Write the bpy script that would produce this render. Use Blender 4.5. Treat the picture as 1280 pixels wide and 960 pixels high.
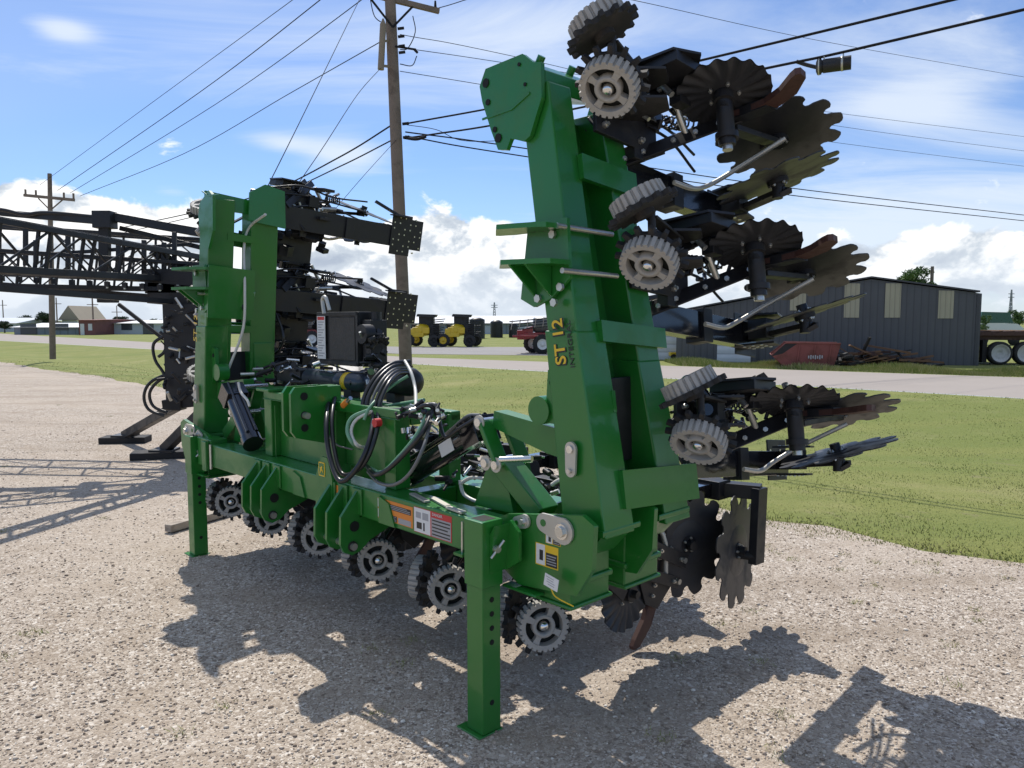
import bpy, math, random
import numpy as np
from mathutils import Vector, Matrix, Euler
random.seed(7); rng = np.random.default_rng(7)
PI = math.pi
for o in list(bpy.data.objects): bpy.data.objects.remove(o)
S = bpy.context.scene
COL = S.collection

# ------------------------------------------------------------ camera, sky, sun, exposure
CAM_H = 2.0; PITCH = math.atan(80/960.); FPX = 960.
cd = bpy.data.cameras.new('camera'); cam = bpy.data.objects.new('camera', cd); COL.objects.link(cam)
cam.location = (0, 0, CAM_H); cam.rotation_euler = (PI/2-PITCH, 0, 0)
cd.sensor_width = 36; cd.lens = 27; cd.clip_end = 6000; cd.clip_start = .05
S.camera = cam
S.render.resolution_x = 1024; S.render.resolution_y = 768
S.view_settings.view_transform = 'Standard'; S.view_settings.look = 'None'
S.view_settings.gamma = 1; S.view_settings.use_curve_mapping = False
S.view_settings.exposure = 0.0
SUN_AZ = math.atan2(-.33, .94); SUN_EL = math.radians(53)
sdir = Vector((math.sin(SUN_AZ)*math.cos(SUN_EL), math.cos(SUN_AZ)*math.cos(SUN_EL), math.sin(SUN_EL)))
sl = bpy.data.lights.new('sun', 'SUN'); sl.energy = 4.6; sl.angle = math.radians(.5); sl.color = (1, .95, .88)
so = bpy.data.objects.new('sun', sl); COL.objects.link(so)
so.rotation_euler = sdir.to_track_quat('Z', 'Y').to_euler()

def ray(px, py):
    x = (px-640)/FPX; y = -(py-480)/FPX
    return Vector((x, math.cos(PITCH)+y*math.sin(PITCH), y*math.cos(PITCH)-math.sin(PITCH)))
def G(px, py, z=0.0):
    d = ray(px, py); t = (z-CAM_H)/d.z; return Vector((0, 0, CAM_H))+d*t
def WP(px, py, D):
    d = ray(px, py); return Vector((0, 0, CAM_H))+d*(D/d.y)

class NT:
    def __init__(s, tree): s.t = tree; s.n = tree.nodes; s.l = tree.links
    def new(s, ty, **kw):
        n = s.n.new(ty)
        for k, v in kw.items():
            if k == 'op': n.operation = v
            else: setattr(n, k, v)
        return n
    def link(s, a, b): s.l.new(a, b)
    def val(s, sock, v):
        if isinstance(v, (int, float)): sock.default_value = v
        elif isinstance(v, (tuple, list)): sock.default_value = v
        else: s.l.new(v, sock)
    def math(s, op, a, b=0.0, c=None, clamp=False):
        n = s.n.new('ShaderNodeMath'); n.operation = op; n.use_clamp = clamp
        s.val(n.inputs[0], a); s.val(n.inputs[1], b)
        if c is not None: s.val(n.inputs[2], c)
        return n.outputs[0]
    def mix(s, f, a, b, blend='MIX'):
        n = s.n.new('ShaderNodeMix'); n.data_type = 'RGBA'; n.blend_type = blend
        s.val(n.inputs[0], f); s.val(n.inputs[6], a if not isinstance(a, tuple) else (*a[:3], 1)); s.val(n.inputs[7], b if not isinstance(b, tuple) else (*b[:3], 1))
        return n.outputs[2]
    def noise(s, vec, scale, detail=4, rough=.55, dist=0.0):
        n = s.n.new('ShaderNodeTexNoise'); s.val(n.inputs['Scale'], scale); s.val(n.inputs['Detail'], detail)
        s.val(n.inputs['Roughness'], rough); s.val(n.inputs['Distortion'], dist)
        if vec is not None: s.link(vec, n.inputs['Vector'])
        return n.outputs[0]
    def step(s, v, a, b):
        n = s.n.new('ShaderNodeMapRange'); n.interpolation_type = 'SMOOTHSTEP'
        s.val(n.inputs[0], v); n.inputs[1].default_value = a; n.inputs[2].default_value = b
        return n.outputs[0]
    def ramp(s, v, stops):
        n = s.n.new('ShaderNodeValToRGB'); e = n.color_ramp.elements
        while len(e) < len(stops): e.new(.5)
        for q, (p, c) in zip(e, stops): q.position = p; q.color = (*c, 1)
        s.link(v, n.inputs[0]); return n.outputs[0]

world = bpy.data.worlds.new('World'); S.world = world; world.use_nodes = True
w = NT(world.node_tree); w.n.clear()
out = w.new('ShaderNodeOutputWorld'); bg = w.new('ShaderNodeBackground'); w.link(bg.outputs[0], out.inputs[0])
bg.inputs[1].default_value = 0.12
sky = w.new('ShaderNodeTexSky', sky_type='NISHITA'); sky.sun_disc = False
sky.sun_elevation = SUN_EL; sky.sun_rotation = SUN_AZ; sky.air_density = 1.0; sky.dust_density = .5; sky.ozone_density = 2.2; sky.altitude = 400
tc = w.new('ShaderNodeTexCoord'); D = tc.outputs['Generated']
sep = w.new('ShaderNodeSeparateXYZ'); w.link(D, sep.inputs[0]); dx, dy, dz = sep.outputs
az = w.math('MULTIPLY', w.math('ARCTAN2', dx, dy), 180/PI); el = w.math('MULTIPLY', w.math('ARCSINE', dz), 180/PI)
def blob(px, py, rx, ry, amp):
    d = ray(px, py).normalized(); a0 = math.degrees(math.atan2(d.x, d.y)); e0 = math.degrees(math.asin(d.z))
    sx, sy = rx/960*57.3, ry/960*57.3
    u = w.math('MULTIPLY', w.math('SUBTRACT', az, a0), 1/sx); v = w.math('MULTIPLY', w.math('SUBTRACT', el, e0), 1/sy)
    q = w.math('ADD', w.math('MULTIPLY', u, u), w.math('MULTIPLY', v, v))
    return w.math('MULTIPLY', w.math('EXPONENT', w.math('MULTIPLY', q, -1.0)), amp)
def total(l):
    r = l[0]
    for k in l[1:]: r = w.math('ADD', r, k)
    return r
cv = w.new('ShaderNodeCombineXYZ'); w.link(az, cv.inputs[0]); w.link(w.math('MULTIPLY', el, 1.5), cv.inputs[1]); AE = cv.outputs[0]
# cumulus: placed masses with a billowy edge
cum = total([blob(30, 310, 110, 55, 1.2), blob(170, 325, 120, 50, 1.1), blob(20, 262, 50, 26, .8), blob(130, 265, 60, 16, .45), blob(90, 350, 120, 45, .8),
             blob(560, 350, 160, 58, 1.5), blob(540, 312, 75, 34, 1.0), blob(450, 330, 70, 30, .8), blob(640, 350, 70, 30, .8), blob(430, 320, 60, 30, .7),
             blob(1150, 330, 190, 25, .75), blob(1180, 320, 60, 22, .5), blob(950, 330, 170, 60, .35), blob(700, 375, 260, 25, .7), blob(-200, 330, 200, 50, 1.0), blob(1500, 330, 200, 50, 1.0)])
nb = w.noise(AE, .19, 8, .56, .25)
cden = w.math('ADD', cum, w.math('MULTIPLY', w.math('SUBTRACT', nb, .5), 2.3))
cmask = w.step(cden, .36, .58)
ofs = w.new('ShaderNodeVectorMath'); ofs.operation = 'ADD'; w.link(AE, ofs.inputs[0]); ofs.inputs[1].default_value = (-.8, 1.6, 0)
nb2 = w.noise(ofs.outputs[0], .19, 8, .56, .25)
shade = w.math('ADD', w.math('MULTIPLY', w.math('SUBTRACT', nb, nb2), 3.4), .74, clamp=True)
low = w.step(el, 0.0, 7.0)
shade = w.math('MULTIPLY', shade, w.math('ADD', w.math('MULTIPLY', low, .45), .58), clamp=True)
ccol = w.ramp(shade, [(0, (3.6, 4.2, 5.2)), (.45, (5.4, 6.0, 6.7)), (.8, (10.2, 10.2, 10.1))])
# thin high cloud streaks, then a veil added overhead for the fill
zz = w.math('ADD', w.math('MAXIMUM', dz, 0.0), .12)
pv = w.new('ShaderNodeCombineXYZ'); w.link(w.math('DIVIDE', dx, zz), pv.inputs[0]); w.link(w.math('MULTIPLY', w.math('DIVIDE', dy, zz), 2.0), pv.inputs[1])
rot = w.new('ShaderNodeVectorRotate'); rot.inputs['Angle'].default_value = .5; w.link(pv.outputs[0], rot.inputs['Vector'])
nw = w.noise(rot.outputs[0], .75, 9, .62, .7)
nw2 = w.noise(rot.outputs[0], .28, 3, .5, .2)
ws = total([blob(430, 195, 55, 22, .55), blob(350, 178, 40, 10, .4), blob(1150, 125, 75, 26, .45), blob(80, 38, 28, 10, .5), blob(1080, 290, 340, 85, .62), blob(610, 30, 250, 60, .34), blob(1100, 60, 300, 90, .22), blob(200, 60, 300, 90, .28), blob(760, 120, 300, 90, .1), blob(216, 240, 25, 6, .35)])
wd = w.math('ADD', ws, w.math('MULTIPLY', w.math('SUBTRACT', nw, .5), 1.15))
wmask = w.math('MULTIPLY', w.step(wd, .08, .66), .82)
veil = w.math('MULTIPLY', w.step(nw2, .36, .78), .26)
veil = w.math('MAXIMUM', veil, w.math('MULTIPLY', w.math('MULTIPLY', w.step(el, 26, 48), w.step(w.noise(rot.outputs[0], .5, 5, .6, .3), .36, .62)), .75))  # extra overhead cloud, above the view, added to whiten and lift the fill light
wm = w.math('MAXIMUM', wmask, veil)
skyc = w.mix(1.0, sky.outputs[0], (.74, .88, 1.12), 'MULTIPLY')
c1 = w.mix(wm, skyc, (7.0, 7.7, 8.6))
c2 = w.mix(cmask, c1, ccol)
haz = w.math('MULTIPLY', w.math('SUBTRACT', 1.0, w.step(el, 0.0, 6.0)), .6)
c3 = w.mix(haz, c2, (6.6, 7.3, 8.2))
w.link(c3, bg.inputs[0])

# ------------------------------------------------------------ materials
def pmat(name, col, rough=.5, metal=0, coat=0, var=.15, vscale=6, bump=0, bscale=60, dirt=None, dscale=3, damt=.5, spec=.5):
    m = bpy.data.materials.new(name); m.use_nodes = True
    t = NT(m.node_tree); b = t.n['Principled BSDF']
    tc = t.new('ShaderNodeTexCoord'); v = tc.outputs['Object']
    n1 = t.noise(v, vscale, 5, .6)
    c = t.mix(n1, tuple(x*(1-var) for x in col), tuple(min(1, x*(1+var)) for x in col))
    if dirt:
        n2 = t.noise(v, dscale, 7, .68, .4)
        c = t.mix(t.math('MULTIPLY', t.step(n2, .46, .68), damt), c, dirt)
        t.link(t.math('ADD', t.math('MULTIPLY', t.step(n2, .46, .68), .3), rough, clamp=True), b.inputs['Roughness'])
    else:
        t.link(t.math('ADD', t.math('MULTIPLY', t.math('SUBTRACT', n1, .5), .25), rough, clamp=True), b.inputs['Roughness'])
    t.link(c, b.inputs['Base Color'])
    b.inputs['Metallic'].default_value = metal; b.inputs['Coat Weight'].default_value = coat; b.inputs['Coat Roughness'].default_value = .08
    b.inputs['Specular IOR Level'].default_value = spec
    if bump:
        bn = t.new('ShaderNodeBump'); bn.inputs['Strength'].default_value = bump; bn.inputs['Distance'].default_value = .01
        t.link(t.noise(v, bscale, 4, .6), bn.inputs['Height']); t.link(bn.outputs[0], b.inputs['Normal'])
    return m
M = {}
M['green'] = pmat('green_paint', (.015, .168, .021), .32, coat=.35, var=.10, vscale=1.2, bump=.05, bscale=45, dirt=(.075, .13, .05), dscale=2.6, damt=.22)
M['green_light'] = pmat('green_edge', (.03, .24, .06), .3, coat=.5, var=.1)
M['black'] = pmat('black_paint', (.014, .014, .016), .42, var=.2, dirt=(.05, .045, .036), dscale=5, damt=.35, spec=.45)
M['blackg'] = pmat('black_gloss', (.008, .008, .010), .16, coat=.6, var=.2)
M['disc'] = pmat('blade_steel', (.036, .037, .041), .42, metal=.2, var=.15, dirt=(.06, .053, .042), dscale=4, damt=.35, bump=.06, bscale=25)
M['rubber'] = pmat('rubber', (.018, .018, .018), .75, var=.3, vscale=20, dirt=(.12, .10, .08), dscale=9, damt=.3)
M['rim'] = pmat('wheel_grey', (.36, .345, .315), .62, metal=0, var=.18, vscale=18, bump=.3, bscale=90, dirt=(.34, .30, .24), dscale=8, damt=.4)
M['chrome'] = pmat('zinc_steel', (.72, .72, .70), .24, metal=1, var=.12, vscale=30)
M['bolt'] = pmat('zinc_bolt', (.60, .59, .54), .34, metal=.85, var=.2, vscale=80)
M['zinc'] = pmat('zinc_plate', (.52, .50, .44), .42, metal=.5, var=.12, vscale=12)
M['rust'] = pmat('rusty_brown', (.070, .028, .020), .6, var=.3, vscale=14, dirt=(.05, .03, .025), dscale=8, damt=.5)
M['hose'] = pmat('hose_black', (.016, .016, .017), .32, var=.2, vscale=30)
M['hoseg'] = pmat('hose_grey', (.13, .13, .13), .4, var=.2, vscale=30)
M['hosew'] = pmat('hose_white', (.62, .60, .54), .4, var=.1, vscale=30)
M['hosegr'] = pmat('hose_green', (.16, .33, .20), .4, var=.1, vscale=30)
M['white'] = pmat('decal_white', (.72, .72, .70), .45, var=.06)
M['dk'] = pmat('decal_black', (.02, .02, .02), .45)
M['orange'] = pmat('decal_orange', (.75, .24, .03), .45, var=.06)
M['red'] = pmat('decal_red', (.55, .03, .03), .45, var=.06)
M['yellow'] = pmat('decal_yellow', (.80, .52, .02), .4, var=.06)
M['grey'] = pmat('decal_grey', (.35, .35, .36), .45, var=.06)
M['bluegrey'] = pmat('tank_bluegrey', (.04, .05, .065), .32, coat=.3, var=.1)
M['hole'] = pmat('hole_dark', (.004, .006, .004), .8)
M['wood'] = pmat('weathered_pole_wood', (.20, .155, .12), .85, var=.25, vscale=3, bump=.4, bscale=20, dirt=(.09, .07, .055), dscale=2, damt=.6)
M['plank'] = pmat('grey_plank', (.42, .36, .29), .85, var=.25, vscale=8, bump=.4, bscale=40, dirt=(.14, .10, .08), dscale=5, damt=.6)
M['block'] = pmat('dark_block', (.022, .020, .019), .8, var=.4, vscale=14, bump=.4, bscale=30)
M['wire'] = pmat('wire_dark', (.025, .025, .027), .9, spec=.1)
M['gal'] = pmat('galvanised', (.30, .31, .32), .5, metal=.3)
M['screen'] = pmat('grille_mesh', (.05, .045, .04), .6, var=.7, vscale=14, bump=.7, bscale=45)

# ------------------------------------------------------------ mesh helpers
class MB:
    def __init__(s): s.v = []; s.f = []; s.m = []; s.sm = []
    def add(s, vs, fs, m=0, smooth=False, T=None):
        o = len(s.v)
        for p in vs: s.v.append(tuple(T @ Vector(p)) if T else tuple(p))
        for f in fs: s.f.append([i+o for i in f]); s.m.append(m); s.sm.append(smooth)
        return s
    def box(s, c, d, m=0, R=None):
        c = Vector(c); h = Vector(d)/2; R = R or Matrix.Identity(3)
        vs = [c+R @ Vector((sx*h.x, sy*h.y, sz*h.z)) for sz in (-1, 1) for sy in (-1, 1) for sx in (-1, 1)]
        return s.add(vs, [(0, 2, 3, 1), (4, 5, 7, 6), (0, 1, 5, 4), (2, 6, 7, 3), (0, 4, 6, 2), (1, 3, 7, 5)], m)
    def bb(s, x0, x1, y0, y1, z0, z1, m=0): return s.box(((x0+x1)/2, (y0+y1)/2, (z0+z1)/2), (abs(x1-x0), abs(y1-y0), abs(z1-z0)), m)
    def beam(s, a, b, w, h, up=(0, 0, 1), m=0):
        a = Vector(a); b = Vector(b); y = (b-a); L = y.length; y.normalize(); up = Vector(up)
        x = y.cross(up)
        if x.length < 1e-4: x = y.cross(Vector((1, 0, 0)))
        x.normalize(); z = x.cross(y)
        return s.box((a+b)/2, (w, L, h), m, Matrix((x, y, z)).transposed())
    def cyl(s, a, b, r, r2=None, n=14, m=0, smooth=True):
        a = Vector(a); b = Vector(b); r2 = r if r2 is None else r2; z = (b-a).normalized()
        x = z.orthogonal().normalized(); y = z.cross(x); vs = []
        for p, q in ((a, r), (b, r2)):
            for i in range(n):
                t = 2*PI*i/n; vs.append(p+x*(q*math.cos(t))+y*(q*math.sin(t)))
        s.add(vs, [(i, (i+1) % n, n+(i+1) % n, n+i) for i in range(n)], m, smooth)
        s.add(vs, [tuple(range(n-1, -1, -1)), tuple(range(n, 2*n))], m, False)
        return s
    def lathe(s, a, axis, prof, n=20, m=0):
        a = Vector(a); z = Vector(axis).normalized(); x = z.orthogonal().normalized(); y = z.cross(x); vs = []
        for r, h in prof:
            for i in range(n):
                t = 2*PI*i/n; vs.append(a+z*h+x*(r*math.cos(t))+y*(r*math.sin(t)))
        fs = [(k*n+i, k*n+(i+1) % n, (k+1)*n+(i+1) % n, (k+1)*n+i) for k in range(len(prof)-1) for i in range(n)]
        return s.add(vs, fs, m, True)
    def tube(s, pts, r, n=8, m=0, sub=5, cat=True):
        P = [Vector(p) for p in pts]
        if cat and len(P) > 2:
            Q = []; E = [P[0]*2-P[1]]+P+[P[-1]*2-P[-2]]
            for i in range(1, len(E)-2):
                for k in range(sub):
                    t = k/sub; a, b, c, d = E[i-1:i+3]
                    Q.append(.5*((2*b)+(c-a)*t+(2*a-5*b+4*c-d)*t*t+(-a+3*b-3*c+d)*t**3))
            Q.append(P[-1]); P = Q
        vs = []; prev = None
        for i, p in enumerate(P):
            d = (P[min(i+1, len(P)-1)]-P[max(i-1, 0)]).normalized()
            x = d.orthogonal().normalized() if prev is None else (prev-d*prev.dot(d)).normalized()
            prev = x; y = d.cross(x)
            for k in range(n): vs.append(p+x*(r*math.cos(2*PI*k/n))+y*(r*math.sin(2*PI*k/n)))
        fs = [(i*n+k, i*n+(k+1) % n, (i+1)*n+(k+1) % n, (i+1)*n+k) for i in range(len(P)-1) for k in range(n)]
        s.add(vs, fs, m, True); L = len(P)-1
        return s.add(vs, [tuple(range(n-1, -1, -1)), tuple(L*n+k for k in range(n))], m)
    def poly(s, pts, o, ux, uy, th, m=0, mside=None):
        o = Vector(o); ux = Vector(ux); uy = Vector(uy); nz = ux.cross(uy).normalized(); n = len(pts)
        a = [o+ux*p[0]+uy*p[1]+nz*(th/2) for p in pts]; b = [q-nz*th for q in a]
        s.add(a+b, [tuple(range(n)), tuple(range(2*n-1, n-1, -1))], m)
        return s.add(a+b, [(i, i+n, (i+1) % n+n, (i+1) % n) for i in range(n)], m if mside is None else mside)
    def bolt(s, p, n_, r=.012, h=.012, m=1):
        p = Vector(p); n_ = Vector(n_).normalized()
        return s.cyl(p, p+n_*h, r, n=6, m=m, smooth=False).cyl(p+n_*h, p+n_*(h*1.8), r*.55, n=8, m=m)
    def mesh(s, name, mats):
        me = bpy.data.meshes.new(name); me.from_pydata([tuple(v) for v in s.v], [], s.f)
        me.polygons.foreach_set('material_index', s.m); me.polygons.foreach_set('use_smooth', s.sm)
        for x in mats: me.materials.append(M[x] if isinstance(x, str) else x)
        me.update(); return me
    def build(s, name, mats, parent=None, bevel=0, T=None, recalc=True):
        if isinstance(mats, str): mats = [mats]
        me = s.mesh(name, mats)
        if recalc:
            import bmesh
            bm = bmesh.new(); bm.from_mesh(me); bmesh.ops.recalc_face_normals(bm, faces=bm.faces); bm.to_mesh(me); bm.free()
        o = bpy.data.objects.new(name, me); COL.objects.link(o)
        if parent: o.parent = parent
        if T is not None: o.matrix_local = T
        if bevel:
            b = o.modifiers.new('bevel', 'BEVEL'); b.width = bevel; b.segments = 2; b.limit_method = 'ANGLE'; b.angle_limit = math.radians(40)
        return o
def tag(o, label=None, cat=None, group=None, kind=None):
    if label: o['label'] = label
    if cat: o['category'] = cat
    if group: o['group'] = group
    if kind: o['kind'] = kind
    return o
def empty(name, loc, rz=0, label=None, cat=None, group=None):
    o = bpy.data.objects.new(name, None); COL.objects.link(o); o.location = loc; o.rotation_euler = (0, 0, rz)
    return tag(o, label, cat, group)
def copy_tree(o, parent=None):
    c = o.copy(); COL.objects.link(c); c.parent = parent
    for ch in o.children: copy_tree(ch, c)
    return c
def text(body, size, T, mat, parent, name='lettering', ext=.0008, xs=1.0, bold=.0):
    cu = bpy.data.curves.new('t', 'FONT'); cu.body = body; cu.size = size; cu.extrude = ext; cu.align_x = 'CENTER'; cu.align_y = 'CENTER'; cu.offset = bold
    to = bpy.data.objects.new('t', cu); COL.objects.link(to); dg = bpy.context.evaluated_depsgraph_get(); dg.update()
    me = bpy.data.meshes.new_from_object(to.evaluated_get(dg)); bpy.data.objects.remove(to)
    me.materials.clear(); me.materials.append(M[mat]); me.name = name
    for v in me.vertices: v.co.x *= xs
    o = bpy.data.objects.new(name, me); COL.objects.link(o)
    if parent: o.parent = parent
    o.matrix_local = T
    return o
def frame(o, x, y):
    x = Vector(x).normalized(); y = Vector(y); y = (y-x*y.dot(x)).normalized(); z = x.cross(y)
    T = Matrix.Identity(4)
    for i in range(3): T[i][0] = x[i]; T[i][1] = y[i]; T[i][2] = z[i]; T[i][3] = o[i]
    return T

# ------------------------------------------------------------ ground materials
def ground_mat(name, kind):
    m = bpy.data.materials.new(name); m.use_nodes = True; t = NT(m.node_tree); b = t.n['Principled BSDF']
    tc = t.new('ShaderNodeTexCoord'); v = tc.outputs['Object']; b.inputs['Specular IOR Level'].default_value = .25
    b.inputs['Roughness'].default_value = .95
    if kind == 'gravel':
        def vor(sc):
            n = t.new('ShaderNodeTexVoronoi'); n.inputs['Scale'].default_value = sc; t.link(v, n.inputs['Vector']); return n
        a = vor(115); c = vor(52)
        hs = t.new('ShaderNodeSeparateColor'); t.link(a.outputs['Color'], hs.inputs[0])
        hs2 = t.new('ShaderNodeSeparateColor'); t.link(c.outputs['Color'], hs2.inputs[0])
        stops = [(0, (.16, .126, .098)), (.2, (.305, .248, .193)), (.5, (.415, .346, .274)), (.8, (.52, .446, .362)), (1, (.73, .668, .585))]
        c1 = t.ramp(hs.outputs[0], stops); c2 = t.ramp(hs2.outputs[1], stops)
        col = t.mix(t.step(hs2.outputs[0], .55, .6), c1, c2)
        edge = t.step(a.outputs['Distance'], .25, .75)
        big = t.noise(v, .35, 6, .6); med = t.noise(v, 2.2, 6, .65)
        col = t.mix(t.math('MULTIPLY', t.step(med, .46, .72), .55), col, (.31, .24, .17))
        col = t.mix(t.math('MULTIPLY', t.step(big, .42, .64), .5), col, (.50, .42, .335))
        mv = t.new('ShaderNodeMapping'); mv.inputs['Rotation'].default_value = (0, 0, .75); mv.inputs['Scale'].default_value = (.25, 1.6, 1); t.link(v, mv.inputs[0])
        tr = t.noise(mv.outputs[0], 1.1, 4, .5)
        col = t.mix(t.math('MULTIPLY', t.step(tr, .50, .66), .42), col, (.29, .23, .17))
        moss = t.noise(v, 3.3, 5, .7, .3)
        col = t.mix(t.math('MULTIPLY', t.step(moss, .66, .76), .45), col, (.16, .15, .07))
        t.link(col, b.inputs['Base Color'])
        bn = t.new('ShaderNodeBump'); bn.inputs['Strength'].default_value = .6; bn.inputs['Distance'].default_value = .008
        hgt = t.math('ADD', t.math('MULTIPLY', a.outputs['Distance'], -1.0), t.math('MULTIPLY', t.math('MULTIPLY', c.outputs['Distance'], -1.0), .8))
        t.link(hgt, bn.inputs['Height']); t.link(bn.outputs[0], b.inputs['Normal'])
    elif kind == 'grass':
        n1 = t.noise(v, .5, 6, .65); n2 = t.noise(v, 9, 6, .7)
        mv = t.new('ShaderNodeMapping'); mv.inputs['Rotation'].default_value = (0, 0, .80); mv.inputs['Scale'].default_value = (.08, 1.0, 1); t.link(v, mv.inputs[0])
        st = t.noise(mv.outputs[0], .55, 3, .5)
        col = t.mix(n2, (.142, .175, .040), (.275, .275, .085))
        col = t.mix(t.math('MULTIPLY', t.step(n1, .48, .72), .6), col, (.33, .30, .13))
        col = t.mix(t.math('MULTIPLY', t.step(st, .46, .6), .45), col, (.135, .18, .04))
        n4 = t.noise(v, 1.6, 5, .7)
        col = t.mix(t.math('MULTIPLY', t.step(n4, .60, .72), .55), col, (.24, .20, .12))
        t.link(col, b.inputs['Base Color'])
        bn = t.new('ShaderNodeBump'); bn.inputs['Strength'].default_value = .8; bn.inputs['Distance'].default_value = .03
        t.link(t.noise(v, 25, 5, .7), bn.inputs['Height']); t.link(bn.outputs[0], b.inputs['Normal'])
    else:
        base = {'road': (.38, .335, .295), 'lot': (.31, .295, .28)}[kind]
        n1 = t.noise(v, .4, 5, .6); n2 = t.noise(v, 30, 4, .7)
        col = t.mix(n1, tuple(x*.85 for x in base), tuple(x*1.1 for x in base)); col = t.mix(t.math('MULTIPLY', n2, .25), col, tuple(x*.6 for x in base))
        t.link(col, b.inputs['Base Color'])
    return m
M['gravel'] = ground_mat('gravel', 'gravel'); M['grass'] = ground_mat('grass', 'grass'); M['road'] = ground_mat('road', 'road'); M['lot'] = ground_mat('lot', 'lot')

# ------------------------------------------------------------ ground
def line_pts(pix): return [G(*p) for p in pix]
ed = line_pts([(0, 453), (179, 480), (420, 524), (700, 588), (960, 657), (1280, 706)])
edge = [ed[0]+(ed[0]-ed[1]).normalized()*300]+ed+[ed[-1]+(ed[-1]-ed[-2]).normalized()*60]
rn = line_pts([(200, 437), (1280, 498)]); rf = line_pts([(0, 417), (520, 447), (1280, 472)])
def extend(l, a, b): d = (l[1]-l[0]).normalized(); e_ = (l[-1]-l[-2]).normalized(); return [l[0]-d*a]+l[1:-1]+[l[-1]+e_*b]
rn = extend(rn, 400, 60); rf = extend(rf, 400, 60)
def resample(pl, ts):
    L = [0]
    for a, b in zip(pl, pl[1:]): L.append(L[-1]+(b-a).length)
    r = []
    for t in ts:
        q = t*L[-1]
        for i in range(len(pl)-1):
            if q <= L[i+1]+1e-6: r.append(pl[i].lerp(pl[i+1], (q-L[i])/(L[i+1]-L[i]))); break
    return r
N = 700
ts = [1-((1-i/(N-1))**2.6) for i in range(N)]   # denser towards the near (right) end
E1 = resample(edge, ts); R1 = resample(rn, ts)
for i, p in enumerate(E1):
    n = .08*math.sin(i*1.7)+.12*math.sin(i*.37+1)+.06*math.sin(i*.9)+.07*random.uniform(-1, 1); p.x += n*.7; p.y += n*.7
def ditch(s): return -.34*math.sin(PI*min(1, s*1.05))**2
EX = [p.x for p in edge]; EY = [p.y for p in edge]
def ground_z(x, y):
    ey_ = np.interp(x, EX, EY); d_ = rn[1]-rn[0]; ry_ = rn[0].y+d_.y*(x-rn[0].x)/d_.x
    s__ = min(1, max(0, (y-ey_)/max(.1, ry_-ey_))); return ditch(s__)
mb = MB(); K = 48; vs = []
for i in range(N):
    for k in range(K+1):
        s_ = k/K; p = E1[i].lerp(R1[i], s_)
        vs.append((p.x, p.y, ground_z(p.x, p.y)+(.012 if 0 < k < K else -.01)))
fs = [(i*(K+1)+k, (i+1)*(K+1)+k, (i+1)*(K+1)+k+1, i*(K+1)+k+1) for i in range(N-1) for k in range(K)]
mb.add(vs, fs, 0, True); tag(mb.build('grass_verge', 'grass', recalc=True), kind='structure')
# gravel lot: from the ragged edge towards and behind the camera
mb = MB(); vs = [(p.x+.04, p.y+.04, .002) for p in E1]+[(p.x-70, p.y-75, .002) for p in E1]
mb.add(vs, [(i, i+1, N+i+1, N+i) for i in range(N-1)], 0); tag(mb.build('gravel_lot', 'gravel'), kind='structure')
mb = MB(); mb.add([(*rn[0].xy, .004), (*rn[1].xy, .004), (*rf[2].xy, .004), (*rf[1].xy, .004), (*rf[0].xy, .004)], [(0, 1, 2, 3, 4)]); tag(mb.build('road', 'road'), kind='structure')
# far ground beyond the road, out to the horizon
fd = (rf[1]-rf[0]).normalized(); nn = Vector((-fd.y, fd.x, 0))
if nn.y < 0: nn = -nn
rd = (rn[1]-rn[0]).normalized(); a, b = rn[0]-rd*2500+nn*.3, rn[1]+rd*2500+nn*.3
mb = MB(); mb.add([(*a.xy, -.004), (*b.xy, -.004), (*(b+nn*4500).xy, -.004), (*(a+nn*4500).xy, -.004)], [(0, 1, 2, 3)]); tag(mb.build('ground', 'grass'), kind='structure')
q = [G(330, 433), G(500, 442.5), G(820, 446), G(830, 437), G(700, 434), G(500, 433.5), G(330, 429)]
mb = MB(); mb.add([(p.x, p.y, .008) for p in q], [tuple(range(len(q)))]); tag(mb.build('paved_lot', 'lot'), kind='structure')

# ------------------------------------------------------------ loose stones and grass blades (uncountable)
def ico():
    t = (1+5**.5)/2
    v = np.array([(-1, t, 0), (1, t, 0), (-1, -t, 0), (1, -t, 0), (0, -1, t), (0, 1, t), (0, -1, -t), (0, 1, -t), (t, 0, -1), (t, 0, 1), (-t, 0, -1), (-t, 0, 1)])/1.9
    f = np.array([(0, 11, 5), (0, 5, 1), (0, 1, 7), (0, 7, 10), (0, 10, 11), (1, 5, 9), (5, 11, 4), (11, 10, 2), (10, 7, 6), (7, 1, 8), (3, 9, 4), (3, 4, 2), (3, 2, 6), (3, 6, 8), (3, 8, 9), (4, 9, 5), (2, 4, 11), (6, 2, 10), (8, 6, 7), (9, 8, 1)])
    return v, f
def tri_mesh(name, V, F, mats, mi=None, parent=None):
    me = bpy.data.meshes.new(name); me.vertices.add(len(V)); me.vertices.foreach_set('co', V.astype(np.float32).ravel())
    me.loops.add(F.size); me.loops.foreach_set('vertex_index', F.astype(np.int32).ravel()); me.polygons.add(len(F))
    me.polygons.foreach_set('loop_start', np.arange(0, F.size, F.shape[1], dtype=np.int32))
    if mi is not None: me.polygons.foreach_set('material_index', mi.astype(np.int32))
    for x in mats: me.materials.append(M[x])
    me.update(calc_edges=True); me.validate()
    o = bpy.data.objects.new(name, me); COL.objects.link(o)
    if parent: o.parent = parent
    return o
for i, c in enumerate([(.42, .335, .26), (.56, .475, .38), (.26, .20, .15), (.76, .69, .59)]): M['st%d' % i] = pmat('stone_%d' % i, c, .85, var=.25, vscale=9)
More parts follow.
